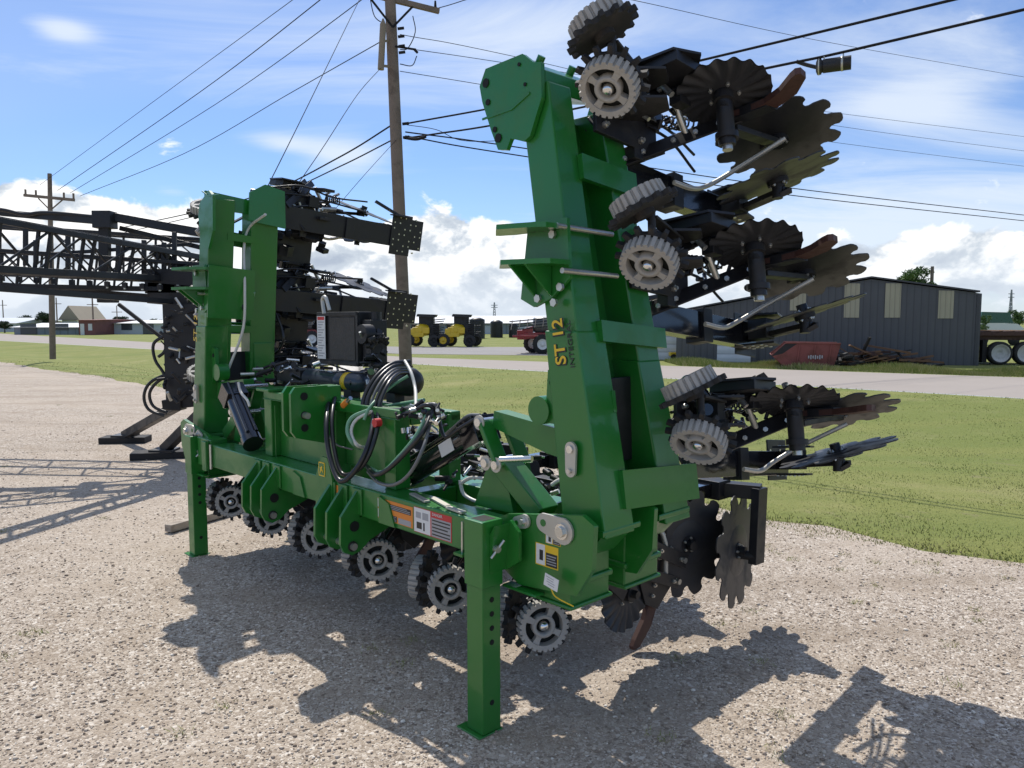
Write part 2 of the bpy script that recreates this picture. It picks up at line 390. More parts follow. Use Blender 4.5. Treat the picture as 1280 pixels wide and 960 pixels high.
def edge_y(x):
    for a, b in zip(edge, edge[1:]):
        lo, hi = (a, b) if a.x < b.x else (b, a)
        if lo.x <= x <= hi.x: return lo.y+(hi.y-lo.y)*(x-lo.x)/(hi.x-lo.x)
    return -1e3
def scatter(n, dmin, dmax, off):
    # uniform in the camera's field on the ground
    D_ = dmin*(dmax/dmin)**rng.random(n); X_ = D_*rng.uniform(-.75, .75, n)
    return X_, D_
n = 42000; X_, D_ = scatter(n, 2.3, 16, 0)
ok = np.array([D_[i] < edge_y(X_[i])+rng.normal(0, .12) for i in range(n)]); X_ = X_[ok]; D_ = D_[ok]; n = len(X_)
sz = np.clip(rng.lognormal(math.log(.0047), .42, n), .0026, .014)
bv, bf = ico(); ang = rng.random(n)*2*PI; sc = np.stack([sz*rng.uniform(.8, 1.5, n), sz, sz*rng.uniform(.45, .8, n)], 1)
P = bv[None]*sc[:, None, :]*rng.uniform(.78, 1.2, (n, 12, 1)); ca, sa = np.cos(ang)[:, None], np.sin(ang)[:, None]
Px = P[..., 0]*ca-P[..., 1]*sa+X_[:, None]; Py = P[..., 0]*sa+P[..., 1]*ca+D_[:, None]; Pz = P[..., 2]+.003+sz[:, None]*.25
V = np.stack([Px, Py, Pz], -1).reshape(-1, 3); F = (bf[None]+12*np.arange(n)[:, None, None]).reshape(-1, 3)
mi = np.repeat(rng.choice(4, n, p=[.45, .32, .15, .08]), 20)
tag(tri_mesh('loose_gravel', V, F, ['st0', 'st1', 'st2', 'st3'], mi), kind='stuff')
# grass blades
for i, c in enumerate([(.170, .215, .044), (.275, .295, .080), (.41, .37, .17)]): M['gb%d' % i] = pmat('blade_%d' % i, c, .7, var=.3, vscale=2, dirt=(.36, .31, .15), dscale=.45, damt=.6)
def road_y(x):
    d = rn[1]-rn[0]; return rn[0].y+d.y*(x-rn[0].x)/d.x
n = 190000; X_, D_ = scatter(n, 5.5, 42, 0)
ey = np.interp(X_, [p.x for p in edge], [p.y for p in edge])
# add strips hugging the gravel edge and the weeds by the building
ry = np.array([road_y(x) for x in X_])
jit = np.abs(rng.normal(0, .10, n))
clump = np.sin(X_*2.1+D_*1.3)*np.sin(D_*1.9-X_*.7)
ok = (D_ > ey-1.1*jit+.03*clump) & (D_ < ry-.1) & (rng.random(n) > (D_-16)/34); X_ = X_[ok]; D_ = D_[ok]; ey = ey[ok]; ry = ry[ok]; clump = clump[ok]; n = len(X_)
s_ = np.clip((D_-ey)/(ry-ey), 0, 1); Z0 = -.34*np.sin(PI*np.minimum(1, s_*1.05))**2
h = rng.uniform(.010, .030, n)*(1+.35*clump)*(1+.015*D_); wd = rng.uniform(.003, .006, n)*(1+D_*.11); a = rng.random(n)*2*PI
bx = np.cos(a)*wd; by = np.sin(a)*wd; lx = rng.normal(0, .5, n)*h; ly = rng.normal(0, .5, n)*h
V = np.stack([np.stack([X_-bx, D_-by, Z0-.01], -1), np.stack([X_+bx, D_+by, Z0-.01], -1), np.stack([X_+lx, D_+ly, Z0+h], -1)], 1).reshape(-1, 3)
F = np.arange(3*n).reshape(-1, 3); mi = rng.choice(3, n, p=[.42, .40, .18])
tag(tri_mesh('mown_grass', V, F, ['gb0', 'gb1', 'gb2'], mi), kind='stuff')
# stray weeds growing through the gravel
m_ = 90; cx_ = []
while len(cx_) < m_:
    d_ = 2.6*(8.0)**rng.random(); x_ = d_*rng.uniform(-.75, .75); e_ = np.interp(x_, EX, EY)
    if d_ < e_ and (rng.random() < .16 or e_-d_ < 1.3): cx_.append((x_, d_))
X_ = np.concatenate([c[0]+rng.normal(0, .035, 34) for c in cx_]); D_ = np.concatenate([c[1]+rng.normal(0, .035, 34) for c in cx_]); n = len(X_)
h = rng.uniform(.008, .032, n); a = rng.random(n)*2*PI; bx = np.cos(a)*.003; by = np.sin(a)*.003; lx = rng.normal(0, .8, n)*h; ly = rng.normal(0, .8, n)*h
V = np.stack([np.stack([X_-bx, D_-by, 0*X_], -1), np.stack([X_+bx, D_+by, 0*X_], -1), np.stack([X_+lx, D_+ly, h], -1)], 1).reshape(-1, 3)
tag(tri_mesh('stray_weeds', V, np.arange(3*n).reshape(-1, 3), ['gb0', 'gb1', 'gb2'], rng.choice(3, n)), kind='stuff')
# tufts of weeds in front of the metal building and along the far side of the road
n = 26000; u = rng.random(n); A = G(845, 456); B = G(1400, 474); 
X_ = A.x+(B.x-A.x)*u; D_ = A.y+(B.y-A.y)*u+rng.uniform(-.5, 2.5, n)+rng.normal(0, .2, n)
h = rng.uniform(.06, .22, n)*(1+.6*np.sin(X_*1.7)); wd = rng.uniform(.012, .03, n); lx = rng.normal(0, .4, n)*h
V = np.stack([np.stack([X_-wd, D_, 0*X_-.01], -1), np.stack([X_+wd, D_, 0*X_-.01], -1), np.stack([X_+lx, D_, h], -1)], 1).reshape(-1, 3)
tag(tri_mesh('roadside_weeds', V, np.arange(3*n).reshape(-1, 3), ['gb0', 'gb1', 'gb2'], rng.choice(3, n, p=[.42, .40, .18])), kind='stuff')

# ------------------------------------------------------------ strip-till toolbar
RZ = -math.radians(46.2); RO = Vector((-.137, 3.609, 0))
bar = empty('strip_till_toolbar', RO, RZ, 'green folding strip-till toolbar with both wings folded upright, standing on the gravel', 'farm implement')
Rm = Matrix.Rotation(RZ, 3, 'Z'); Ri = Rm.transposed()
def at(ax, c, px, py):
    o = Ri @ (Vector((0, 0, CAM_H))-RO); d = Ri @ ray(px, py); i = 'xyz'.index(ax)
    return o+d*((c-o[i])/d[i])
def ats(ax, c, pts): return [at(ax, c, *p) for p in pts]
XM = -1.80
GB = ['green', 'bolt', 'hole', 'black', 'zinc', 'chrome']
# main frame: two long beams and cross tubes
m = MB(); m.bb(-3.42, .02, .10, .28, .815, .995); m.build('front_beam', ['green'], bar, .008)
m = MB(); m.bb(-3.6, .10, .66, .84, .80, .98); m.build('rear_beam', ['green'], bar, .008)
for x in (-3.2, -2.55, -1.05, -.45):
    m = MB(); m.bb(x-.06, x+.06, .282, .658, .83, .96); m.build('cross_tube', ['green'], bar, .006)
# hitch brackets: three plates each, with bushings
for xb in (-1.25, -2.28):
    m = MB()
    for k, dx in enumerate((0, -.16, -.30)):
        pts = [(.098, .985), (.098, .955), (-.02, .825), (-.025, .665), (.0, .61), (.05, .585), (.10, .60), (.165, .66), (.36, .73), (.36, .805), (.099, .805), (.099, .985)]
        pts = [(.099, .99), (-.03, .83), (-.035, .66), (-.01, .61), (.045, .585), (.10, .60), (.17, .655), (.38, .735), (.38, .808), (.099, .808)]
        m.poly(pts, (xb+dx, 0, 0), (0, 1, 0), (0, 0, 1), .022)
        m.bb(xb+dx-.05, xb+dx+.05, .085, .099, .83, .985)
    m.cyl((xb-.36, .045, .64), (xb+.035, .045, .64), .022, m=1)
    for z, y in ((.76, .06), (.64, .045)): m.cyl((xb+.0112, y, z), (xb+.018, y, z), .032, n=18, m=2 if z > .7 else 3)
    m.build('lower_hitch_bracket', GB, bar, .004)
# gusset shields between brackets and beam
for xb in (-1.02, -2.05): m = MB(); m.poly([(0, 0), (.16, 0), (.10, .13), (0, .16)], (xb, .098, .82), (1, 0, 0), (0, 0, 1), .02); m.build('gusset', ['green'], bar, .003)
# logo plate with the small leaping yellow emblem
m = MB(); m.poly([(-.11, .79), (.10, .79), (.10, 1.0), (.045, 1.13), (-.03, 1.13), (-.10, 1.0)], (-1.62, .088, 0), (1, 0, 0), (0, 0, 1), .016); pl_ = m.build('badge_plate', ['green'], bar, .003)
m = MB(); m.poly([(-.035, -.045), (.035, -.045), (.04, .0), (.035, .045), (-.035, .045), (-.04, 0)], (-1.64, .078, 1.05), (1, 0, 0), (0, 0, 1), .003, 1)
m.poly([(-.028, -.038), (.028, -.038), (.032, .0), (.028, .038), (-.028, .038), (-.032, 0)], (-1.64, .0765, 1.05), (1, 0, 0), (0, 0, 1), .002, 0)
m.poly([(-.02, .012), (-.006, .010), (.004, .022), (.012, .016), (.006, .004), (.016, -.006), (.024, -.024), (.012, -.014), (.0, -.006), (-.010, -.022), (-.020, -.028), (-.012, -.010), (-.012, .0)], (-1.64, .0745, 1.05), (1, 0, 0), (0, 0, 1), .002, 2)
m.build('emblem', ['green', 'yellow', 'yellow'], pl_)
# top link plates
m = MB()
for x in (-1.70, -1.80):
    m.poly([(-.10, 1.30), (-.10, 1.54), (-.07, 1.58), (.16, 1.58), (.16, 1.20), (-.07, 1.26)], (x, 0, 0), (0, 1, 0), (0, 0, 1), .025)
    for z in (1.52, 1.40, 1.32): m.cyl((x+.0127, -.01, z), (x+.018, -.01, z), .025, n=16, m=3 if z == 1.40 else 2)
m.cyl((-1.86, -.01, 1.40), (-1.64, -.01, 1.40), .02, m=1); m.bb(-1.82, -1.69, .13, .26, 1.22, 1.575)
m.build('top_link_plate', GB, bar, .006)
# tower
m = MB()
for x in (-2.62, -1.72, -1.06): m.bb(x-.055, x+.055, .20, .31, .996, 1.42)
m.bb(-2.68, -.95, .20, .32, 1.42, 1.475); m.bb(-2.72, -2.52, .16, .36, 1.476, 1.50)
m.bb(-1.66, -1.11, .27, .29, 1.06, 1.419); m.bb(-2.565, -1.775, .27, .29, 1.0, 1.419)
m.poly([(0, 0), (.22, 0), (0, .28)], (-2.55, .30, .996), (0, 1, 0), (0, 0, 1), .02)
m.bb(-2.6, -1.0, .62, .70, 1.37, 1.43); m.bb(-1.1, -1.02, .33, .62, 1.37, 1.43); m.bb(-2.6, -2.52, .33, .62, 1.37, 1.43); m.bb(-2.6, -2.5, .60, .70, .98, 1.414); m.bb(-1.1, -1.0, .60, .70, .98, 1.414)
m.build('mast', GB, bar, .006)
# support stands: right one carries a leg with holes, the left one likewise
def stand(x0, y0, ztop, name='support_stand'):
    m = MB(); w_ = .058
    m.bb(x0-w_, x0+w_, y0-w_, y0+w_, .012, ztop-.28)
    m.bb(x0-w_-.008, x0+w_+.008, y0-w_-.008, y0+w_+.008, ztop-.32, ztop)
    m.bb(x0-w_+.012, x0+w_-.012, y0-w_+.012, y0+w_-.012, ztop-.02, ztop+.0015, 2)
    for z in (.16, .46, .53, .60, .67): m.cyl((x0+w_+.0005, y0, z), (x0+w_+.0025, y0, z), .0135, n=14, m=2)
    m.bb(x0-.11, x0+.062, y0-.085, y0+.07, .001, .010)
    m.cyl((x0+w_+.01, y0, ztop-.13), (x0+w_+.05, y0, ztop-.13), .017, m=1); m.cyl((x0+w_+.03, y0-.03, ztop-.17), (x0+w_+.055, y0+.03, ztop-.09), .007, m=1)
    return m.build(name, GB, bar, .006)
stand(0, 0, 1.055); stand(-3.80, .12, 1.03)
# the yoke carrying the left stand and the outer end of the beam
for sx, X0 in ((1, 0), (-1, -3.6)):
    m = MB()
    if sx == 1:
        m.bb(-.18, -.069, .04, .097, .80, 1.0); m.poly([(.0, .995), (.10, 1.05), (.16, 1.0), (.16, .86), (.07, .80)], (0, .09, 0), (1, 0, 0), (0, 0, 1), .02); m.poly([(.067, .80), (.067, .99), (.10, 1.04)], (0, .03, 0), (1, 0, 0), (0, 0, 1), .10)
    else:
        m.bb(-3.70, -3.43, .10, .24, .80, 1.03); m.bb(-3.52, -3.44, .06, .09, .78, 1.02)
    m.build('stand_bracket', ['green'], bar, .005)
m = MB()
for px_ in ((578, 655, 690),):
    p = at('y', .085, 578, 652); q_ = at('y', .085, 578, 692); m.cyl(p, q_, .007, m=1); m.box(q_, (.07, .06, .014), 0)
m.build('u_bolt', ['green', 'bolt'], bar)
for xx in (-3.40, -3.50): m = MB(); m.cyl((xx, .085, .80), (xx, .085, 1.0), .010, m=1); m.build('u_bolt', ['green', 'bolt'], bar)

# hinge plates and pins on each side (mir maps right-side x onto the left side)
def side(mir):
    def X(x): return x if mir > 0 else 2*XM-x
    def P(x, y, z): return (X(x), y, z)
    sgn = mir
    # hinge plate
    m = MB()
    for yy in (.155, .60):
        pts = [(-.14, .84), (-.10, 1.0), (.02, 1.055), (.50, 1.135), (.57, 1.10), (.56, .90), (.47, .76), (.10, .72), (-.02, .78)]
        m = MB(); m.poly([(X(a)*1.0, b) for a, b in pts], (0, yy, 0), (1, 0, 0), (0, 0, 1), .028)
        o_ = m.build('hinge_plate', ['green'], bar, .006)
        if yy < .3: hp = o_
    m = MB(); # round disc and cable coil behind the stand
    m.cyl(P(.02, .138, .90), P(.02, .125, .90), .085, n=28); m.cyl(P(.02, .1249, .90), P(.02, .118, .90), .062, n=28, m=2)
    m.build('round_boss', GB, hp, 0)
    # zinc pin retainers
    def keeper(c1, r1, c2, r2, y, th=.012):
        m = MB(); a = Vector((X(c1[0]), c1[1])); b = Vector((X(c2[0]), c2[1])); d = (b-a).normalized(); t0 = math.atan2(d.y, d.x); pts = []
        for k in range(9): t = t0+PI/2+PI*k/8; pts.append((a.x+r1*math.cos(t), a.y+r1*math.sin(t)))
        for k in range(9): t = t0-PI/2+PI*k/8; pts.append((b.x+r2*math.cos(t), b.y+r2*math.sin(t)))
        m.poly(pts, (0, y, 0), (1, 0, 0), (0, 0, 1), th, 4)
        m.cyl((a.x, y-.006, a.y), (a.x, y-.008, a.y), r1*.38, n=16, m=0)
        m.cyl((b.x, y-.006, b.y), (b.x, y-.03, b.y), r2*.42, n=6, m=1, smooth=False); m.cyl((b.x, y-.006, b.y), (b.x, y-.016, b.y), r2*.6, n=16, m=5)
        m.build('pin_keeper', GB, hp, .002)
    keeper((.275, 1.062), .045, (.395, 1.045), .062, .132)
    keeper((.10, 1.03), .030, (.15, 1.045), .034, .130)
    # end boxes below the wing root
    for y0, y1 in ((.18, .46), (.58, .86)):
        m = MB()
        m.bb(X(.10), X(.40), y0, y1, .68, .98); m.bb(X(.08), X(.415), y0-.012, y1+.012, .77, .80); m.bb(X(.08), X(.415), y0-.012, y1+.012, .665, .685)
        m.poly([(X(.30), .98), (X(.50), 1.04), (X(.40), .98)], (0, (y0+y1)/2, 0), (1, 0, 0), (0, 0, 1), .2)
        if y0 < .3: m.bb(X(.02), X(.25), .10, .17, .70, .715)
        m.build('end_box', ['green'], bar, .008)
    # ---- wing
    def xc(z): return (.43-.165*(z-1.06)) if mir > 0 else (.40-.14*(z-1.06))          # bar centre line
    wing = MB()
    def rail(ya, yb, z0, z1, w0=.094, w1=.094):
        # ya, yb: (front, back) at the bottom and at the top
        vs = [P(xc(z)+s*w, y, z) for z, yy, w in ((z0, ya, w0), (z1, yb, w1)) for s, y in ((-1, yy[0]), (1, yy[0]), (1, yy[1]), (-1, yy[1]))]
        wing.add(vs, [(0, 3, 2, 1), (4, 5, 6, 7), (0, 1, 5, 4), (1, 2, 6, 5), (2, 3, 7, 6), (3, 0, 4, 7)])
    zt = 3.10 if mir > 0 else 3.00
    if mir > 0: rail((.24, .425), (.24, .395), 1.5, zt); rail((.69, .87), (.60, .755), 1.5, zt-.08)
    else:
        rail((.24, .46), (.24, .46), 1.5, zt); rail((.64, .87), (.60, .85), 1.5, zt+.02)
        m = MB(); m.poly([(.56, 2.84), (.90, 2.80), (.90, 3.12), (.72, 3.16), (.58, 3.08)], (X(xc(3.0)-.105), 0, 0), (0, 1, 0), (0, 0, 1), .02); m.poly([(.22, 2.92), (.60, 2.90), (.60, 3.02), (.22, 3.06)], (X(xc(3.0)-.05), 0, 0), (0, 1, 0), (0, 0, 1), .02); m.build('wing_cap', ['green'], bar, .005)
    rail((.228, .445), (.228, .425), 1.02, 1.95, .128, .102)
    rail((.70, .91), (.66, .84), 1.00, 1.80, .122, .100)
    for y0, y1 in ((.215, .49), (.64, .90)):
        wing.poly([(X(.27), .985), (X(.56), 1.03), (X(.56), 1.06), (X(.27), 1.018)], (0, (y0+y1)/2, 0), (1, 0, 0), (0, 0, 1), y1-y0)
        wing.poly([(X(.20), .88), (X(.42), .90), (X(.53), 1.02), (X(.28), .985)], (0, (y0+y1)/2, 0), (1, 0, 0), (0, 0, 1), y1-y0-.05)
    # cross plates on the outer face
    for zc, hh in ((2.70, .12), (1.93, .10), (1.20, .18)):
        q = xc(zc)+(.108 if zc > 1.5 else .128)
        ye = .79 if zc > 2.5 else (.88 if zc > 1.5 else .98)
        wing.poly([(.38, -hh/2+.02), (ye, -hh/2-.025), (ye, hh/2-.025), (.38, hh/2+.02)], (X(q)+sgn*.002, 0, zc), (0, 1, 0), (-.14*sgn, 0, .99), .03)
        q = xc(zc)-.09
        wing.poly([(.40, -.03), (.68, -.045), (.68, .015), (.40, .03)], (X(q), 0, zc), (0, 1, 0), (-.14*sgn, 0, .99), .02)
    wf = wing.build('wing_frame', GB, bar, .008)
    if mir > 0:
        m = MB(); m.poly([(.415, 1.06), (.715, 1.06), (.62, 2.98), (.39, 3.02)], (X(xc(0)-.075), 0, 0), (0, 1, 0), (-.165*sgn, 0, 1), .014)
        m.build('web_plate', ['green'], wf, .002)
    m = MB(); m.bb(X(xc(1.5)-.02), X(xc(1.5)), .43, .72, 1.30, 1.72, 3); m.build('backing_plate', GB, wf, .004)
    # head plates at the top of the wing
    m = MB()
    for yy in (.222, .77):
        pts = [(-.255, 3.16), (-.21, 3.235), (.05, 3.245), (.12, 3.19), (.17, 3.18), (.175, 3.02), (.10, 2.86), (.06, 2.84), (-.03, 2.87), (-.06, 2.82), (-.12, 2.83), (-.17, 2.93), (-.235, 3.08)]
        if mir < 0 and yy > .5: continue
        if mir < 0: pts = [(-.10, 3.00), (-.02, 3.05), (.17, 2.96), (.20, 2.86), (.16, 2.62), (.02, 2.58), (-.08, 2.72)]
        if yy > .5: pts = [p for p in pts if p[0] > -.15] if mir > 0 else pts
        m.poly([(X(a), b) for a, b in pts], (0, yy, 0), (1, 0, 0), (0, 0, 1), .024)
    for a, z, r in ((-.205, 3.165, .022), (-.19, 3.07, .015), (-.14, 2.93, .014), (-.115, 2.885, .022), (.07, 3.10, .009), (.03, 3.20, .009)):
        if mir > 0: m.cyl((X(a), .209, z), (X(a), .204, z), r, n=16, m=2)
    if mir > 0:
        m.poly([(X(-.02), 3.10), (X(.17), 3.06), (X(.17), 3.15), (X(.05), 3.22)], (0, .42, 0), (1, 0, 0), (0, 0, 1), .36)
        for yy in (.30, .52): m.cyl(P(.06, yy, 3.20), P(.09, yy, 3.245), .02, n=10)
    m.build('wing_head', GB, bar, .005)
    # seam line of the doubler plate
    m = MB(); m.poly([(X(-.23), 2.99), (X(-.02), 3.0), (X(.10), 3.05), (X(.10), 3.06), (X(-.02), 3.01), (X(-.23), 3.0)], (0, .207, 0), (1, 0, 0), (0, 0, 1), .006)
    m.build('weld_bead', ['green'], wf)
    # flanged lock bracket on the front of the wing
    m = MB(); zb = 2.30
    for z, dz_ in ((2.42, 0), (2.26, 0)):
        c = xc(z)
        pts = [(c-.25, .16), (c-.16, .04), (c+.06, .0), (c+.125, .08), (c+.125, .215), (c-.2, .215)]
        if mir > 0: pts = [(c-.115, .215), (c-.20, .215), (c-.29, .19), (c-.30, .17), (c-.18, .06), (c-.10, -.01), (c+.10, .05), (c+.125, .08), (c+.125, .215)]
        m.poly([(X(a), b) for a, b in pts], (0, 0, z), (1, 0, 0), (0, 1, 0), .022)
    c = xc(2.3); m.poly([(X(c-.18), 2.10), (X(c-.09), 2.06), (X(c+.02), 2.10), (X(c+.135), 2.19), (X(c+.115), 2.46), (X(c-.13), 2.46)], (0, .215, 0), (1, 0, 0), (0, 0, 1), .02)
    for a in (-.08, .02): m.poly([(.03, 0), (.20, 0), (.20, -.14)], (X(c+a), 0, 2.25), (0, 1, 0), (0, 0, 1), .012)
    m.poly([(.20, 2.02), (.60, 2.0), (.60, 2.42), (.20, 2.45)], (X(c+.118), 0, 0), (0, 1, 0), (-.14*sgn, 0, 1), .018) if mir < 0 else None
    m.build('lock_bracket', GB, wf, .004)
    for z in (2.42, 2.22):
        m = MB(); q = xc(z)+.125 if mir > 0 else xc(z)-.125
        m.cyl(P(q, .15, z), P(q, .54, z-.01), .013, m=1); m.build('clamp_rod', GB, wf)
    for a, z in ((.05, 2.39), (.06, 2.15), (-.09, 2.10), (.01, 2.08)): m = MB(); m.cyl(P(xc(z)+a, .204, z), P(xc(z)+a, .188, z), .02, n=6, m=1, smooth=False); m.build('bolt', GB, wf)
    # lug with eye, round boss
    m = MB()
    m.poly([(X(xc(1.6)-.10), 1.78), (X(xc(1.6)-.19), 1.76), (X(xc(1.6)-.20), 1.62), (X(xc(1.6)-.11), 1.45)], (0, .30, 0), (1, 0, 0), (0, 0, 1), .03)
    m.cyl(P(xc(1.6)-.24, .27, 1.56), P(xc(1.6)-.24, .36, 1.56), .07, n=24); m.bb(X(xc(1.6)-.24), X(xc(1.6)-.1), .29, .34, 1.50, 1.60)
    m.cyl(P(xc(1.6)-.16, .284, 1.70), P(xc(1.6)-.16, .282, 1.70), .018, n=12, m=2)
    m.build('lift_lug', GB, wf, .004)
    m = MB(); c = Vector((X(.375), 1.36)); pts = [(.033*math.cos(t), .052+.033*math.sin(t)) for t in np.linspace(0, PI, 9)]+[(-.030+.030*(1+math.cos(t))*1, -.05+.03*math.sin(t)) for t in np.linspace(PI, 2*PI, 9)]
    m.poly([(c.x+a, c.y+b) for a, b in pts], (0, .205, 0), (1, 0, 0), (0, 0, 1), .012, 4)
    m.cyl((c.x, .198, c.y+.05), (c.x, .19, c.y+.05), .018, m=5); m.cyl((c.x, .198, c.y-.05), (c.x, .184, c.y-.05), .012, n=6, m=1)
    m.build('pin_keeper', GB, wf, .002)
    # plug ovals on the rails
    m = MB(); z = 1.62; m.poly([(-.012, -.05), (.012, -.05), (.012, .05), (-.012, .05)], (X(xc(z)+.105), .42, z), (0, 1, 0), (-.14*sgn, 0, .99), .02)
    m.build('guide_lug', ['green'], wf, .003)
    # ---- linkage that folds the wing
    m = MB(); y = .33
    m.poly([(X(-.43), .99), (X(-.33), 1.20), (X(-.30), 1.26), (X(-.20), 1.26), (X(-.12), 1.0)], (0, y, 0), (1, 0, 0), (0, 0, 1), .03)
    m.poly([(X(-.43), .99), (X(-.33), 1.20), (X(-.30), 1.26), (X(-.20), 1.26), (X(-.12), 1.0)], (0, y+.16, 0), (1, 0, 0), (0, 0, 1), .03)
    m.build('fold_tower', ['green'], bar, .004)
    m = MB(); m.beam(P(-.24, .37, 1.24), P(.06, .37, 1.02), .10, .13, (0, 1, 0)); m.beam(P(-.33, .30, 1.47), P(-.19, .30, 1.24), .03, .09, (0, 1, 0)); m.beam(P(-.33, .46, 1.47), P(-.19, .46, 1.24), .03, .09, (0, 1, 0))
    m.build('fold_arm', ['green'], bar, .005)
    m = MB(); m.poly([(X(-.30), 1.43), (X(-.29), 1.52), (X(.27), 1.46), (X(.27), 1.32), (X(.10), 1.34)], (0, .38, 0), (1, 0, 0), (0, 0, 1), .09); m.build('fold_link', ['green'], bar, .006)
    m = MB()
    for a, z in ((-.33, 1.46), (-.20, 1.25), (-.28, 1.25)): m = MB(); m.cyl(P(a, .25, z), P(a, .52, z), .022, n=16, m=5); m.cyl(P(a, .262, z), P(a, .27, z), .04, n=16, m=4); m.build('pin', GB, bar)
    m = MB()
    m.cyl(P(-.14, .24, 1.29), P(.03, .30, 1.31), .016, m=5)
    m.build('pin', GB, bar)
    # fold cylinder
    a = Vector(P(-1.12, .40, 1.05)); b = Vector(P(-.36, .38, 1.44))
    if mir < 0: a = Vector((-2.80, .16, 1.08)); b = Vector((-3.36, .24, 1.47))
    d = (b-a).normalized(); m = MB()
    m.cyl(a, b-d*.16, .068, n=24); m.cyl(b-d*.17, b-d*.13, .078, n=24); m.cyl(a-d*.02, a+d*.05, .076, n=24); m.box(b-d*.12, (.14, .17, .15), 0, Matrix.Rotation(-math.atan2(d.z, d.x), 3, 'Y'))
    for s_ in (-.085, .085): m.cyl(a+Vector((0, s_*.4, .085)), b-d*.10+Vector((0, s_*.4, .085)), .014, n=8)
    m.cyl(b-d*.14, b, .03, m=1)
    fc = m.build('fold_cylinder', ['blackg', 'chrome'], bar, .003)
    if mir > 0:
        c = a+d*.50; up = Vector((0, -1, 0)); s_ = d.cross(up).normalized()
        R_ = Matrix((d, up.cross(d)*-1, up)).transposed(); m = MB()
        m.box(c+up*.0695, (.13, .075, .003), 0, Matrix((d, d.cross(up)*-1, up)).transposed()); lab = m.build('label_plate', ['white'], fc)
    return wf
wfR = side(1); wfL = side(-1)

m = MB(); rr = random.Random(9)
for x in (-2.5, -1.66, -1.0): m.tube([(x+rr.uniform(-.001, .001), .199, 1.0+.02*i) for i in range(20)], .0035, 5, 0, cat=False)
for x0, x1, y, z in ((-2.68, -.95, .199, 1.419), (-2.56, -1.78, .268, 1.003), (-1.66, -1.11, .268, 1.062)): m.tube([(x0+(x1-x0)*i/40, y, z+rr.uniform(-.001, .001)) for i in range(41)], .0035, 5, 0, cat=False)
m.build('weld_bead', ['green'], bar)
# lettering on the right and left wing
z0, z1 = 1.98, 1.74
def letter_T(x, y, z): return frame((x, y, z), (.14*-1, 0, .99), (-1, 0, -.14))
tt = text('ST 12', .092, letter_T(.281, .2265-.002, 1.90), 'yellow', wfR, 'lettering', .0009, 1.0, .0015)
sh = text('ST 12', .092, letter_T(.284, .2272-.002, 1.897), 'dk', wfR, 'lettering_shadow', .0007, 1.0, .0055)
t2 = text('INTEGRAL', .038, letter_T(.350, .2265-.002, 1.89), 'dk', wfR, 'lettering', .0009, 1.25)
t3 = text('ST 12', .10, frame((-3.94, .2105, 1.93), (.14, 0, .99), (-1, 0, .14)), 'yellow', wfL, 'lettering')

# decals
def decal(name, x0, x1, z0, z1, y, cells, mats=('white', 'dk', 'orange', 'red', 'yellow', 'grey')):
    m = MB()
    for i, (a, b, c, d, k) in enumerate(cells):
        yy = y-.0006*(i > 0)-.0004*(i > 1)-.00003*i
        m.box((x0+(a+b)/2*(x1-x0), yy, z0+(c+d)/2*(z1-z0)), ((b-a)*(x1-x0), .0008, (d-c)*(z1-z0)), k)
    return m.build(name, list(mats), bar)
lines = lambda a, b, c, d, n, k: [(a, b-(.12*(b-a) if i % 3 == 2 else 0), c+(d-c)*(i+.25)/n, c+(d-c)*(i+.65)/n, k) for i in range(n)]
b0 = .0990
decal('warning_decal', -1.04, -.70, .845, .965, b0, [(0, 1, 0, 1, 2), (0, .16, .05, .46, 0), (0, .12, .56, .97, 0), (.17, .56, .04, .32, 1), (.6, .95, .04, .30, 5), (.15, .95, .58, .84, 1)]+lines(.19, .54, .06, .30, 4, 5)+lines(.17, .93, .60, .83, 3, 5)+[(.04, .12, .12, .36, 1)])
decal('warning_decal', -.69, -.36, .835, .975, b0, [(0, 1, 0, 1, 3), (.01, .45, .02, .98, 0), (.48, .98, .03, .76, 5), (.06, .20, .58, .82, 5), (.24, .40, .56, .84, 5), (.08, .22, .16, .42, 1), (.26, .30, .12, .44, 1)]+lines(.50, .96, .06, .74, 5, 1))
text('DANGER', .022, frame((-.48, b0-.0024, .960), (1, 0, 0), (0, 0, 1)), 'white', bar, 'lettering', .0003)
decal('warning_decal', -1.53, -1.40, .835, .965, b0, [(0, 1, 0, 1, 2), (.1, .75, .05, .62, 5), (.2, .6, .3, .5, 0), (.4, .7, .18, .28, 1)])
h0 = .1405
p = at('y', h0, 684, 692)
decal('warning_decal', p.x-.075, p.x+.07, p.z-.065, p.z+.04, h0, [(0, 1, 0, 1, 4), (.03, .42, .05, .97, 0), (.47, .96, .06, .66, 1), (.18, .34, .25, .72, 1)]+lines(.50, .92, .12, .60, 4, 5))
decal('warning_decal', p.x-.01, p.x+.085, p.z+.05, p.z+.10, h0, [(0, 1, 0, 1, 4), (.03, .45, .05, .97, 0), (.5, .97, .06, .5, 1), (.2, .36, .2, .75, 1)]+lines(.52, .94, .1, .48, 2, 5))
# paper tag on a string
p = at('y', .08, 689, 728); m = MB(); R_ = Matrix.Rotation(.18, 3, 'Y')
m.box(p, (.085, .003, .058), 0, R_)
for i in range(4): m.box(p+R_ @ Vector((-.01+.004*i, -.002, .018-.011*i)), (.05-.01*(i % 2), .001, .003), 1, R_)
m.tube([p+Vector((0, 0, -.03)), p+Vector((.03, 0, -.06)), p+Vector((.11, .03, -.09))], .003, 6, 2)
m.build('paper_tag', ['white', 'grey', 'yellow'], bar)

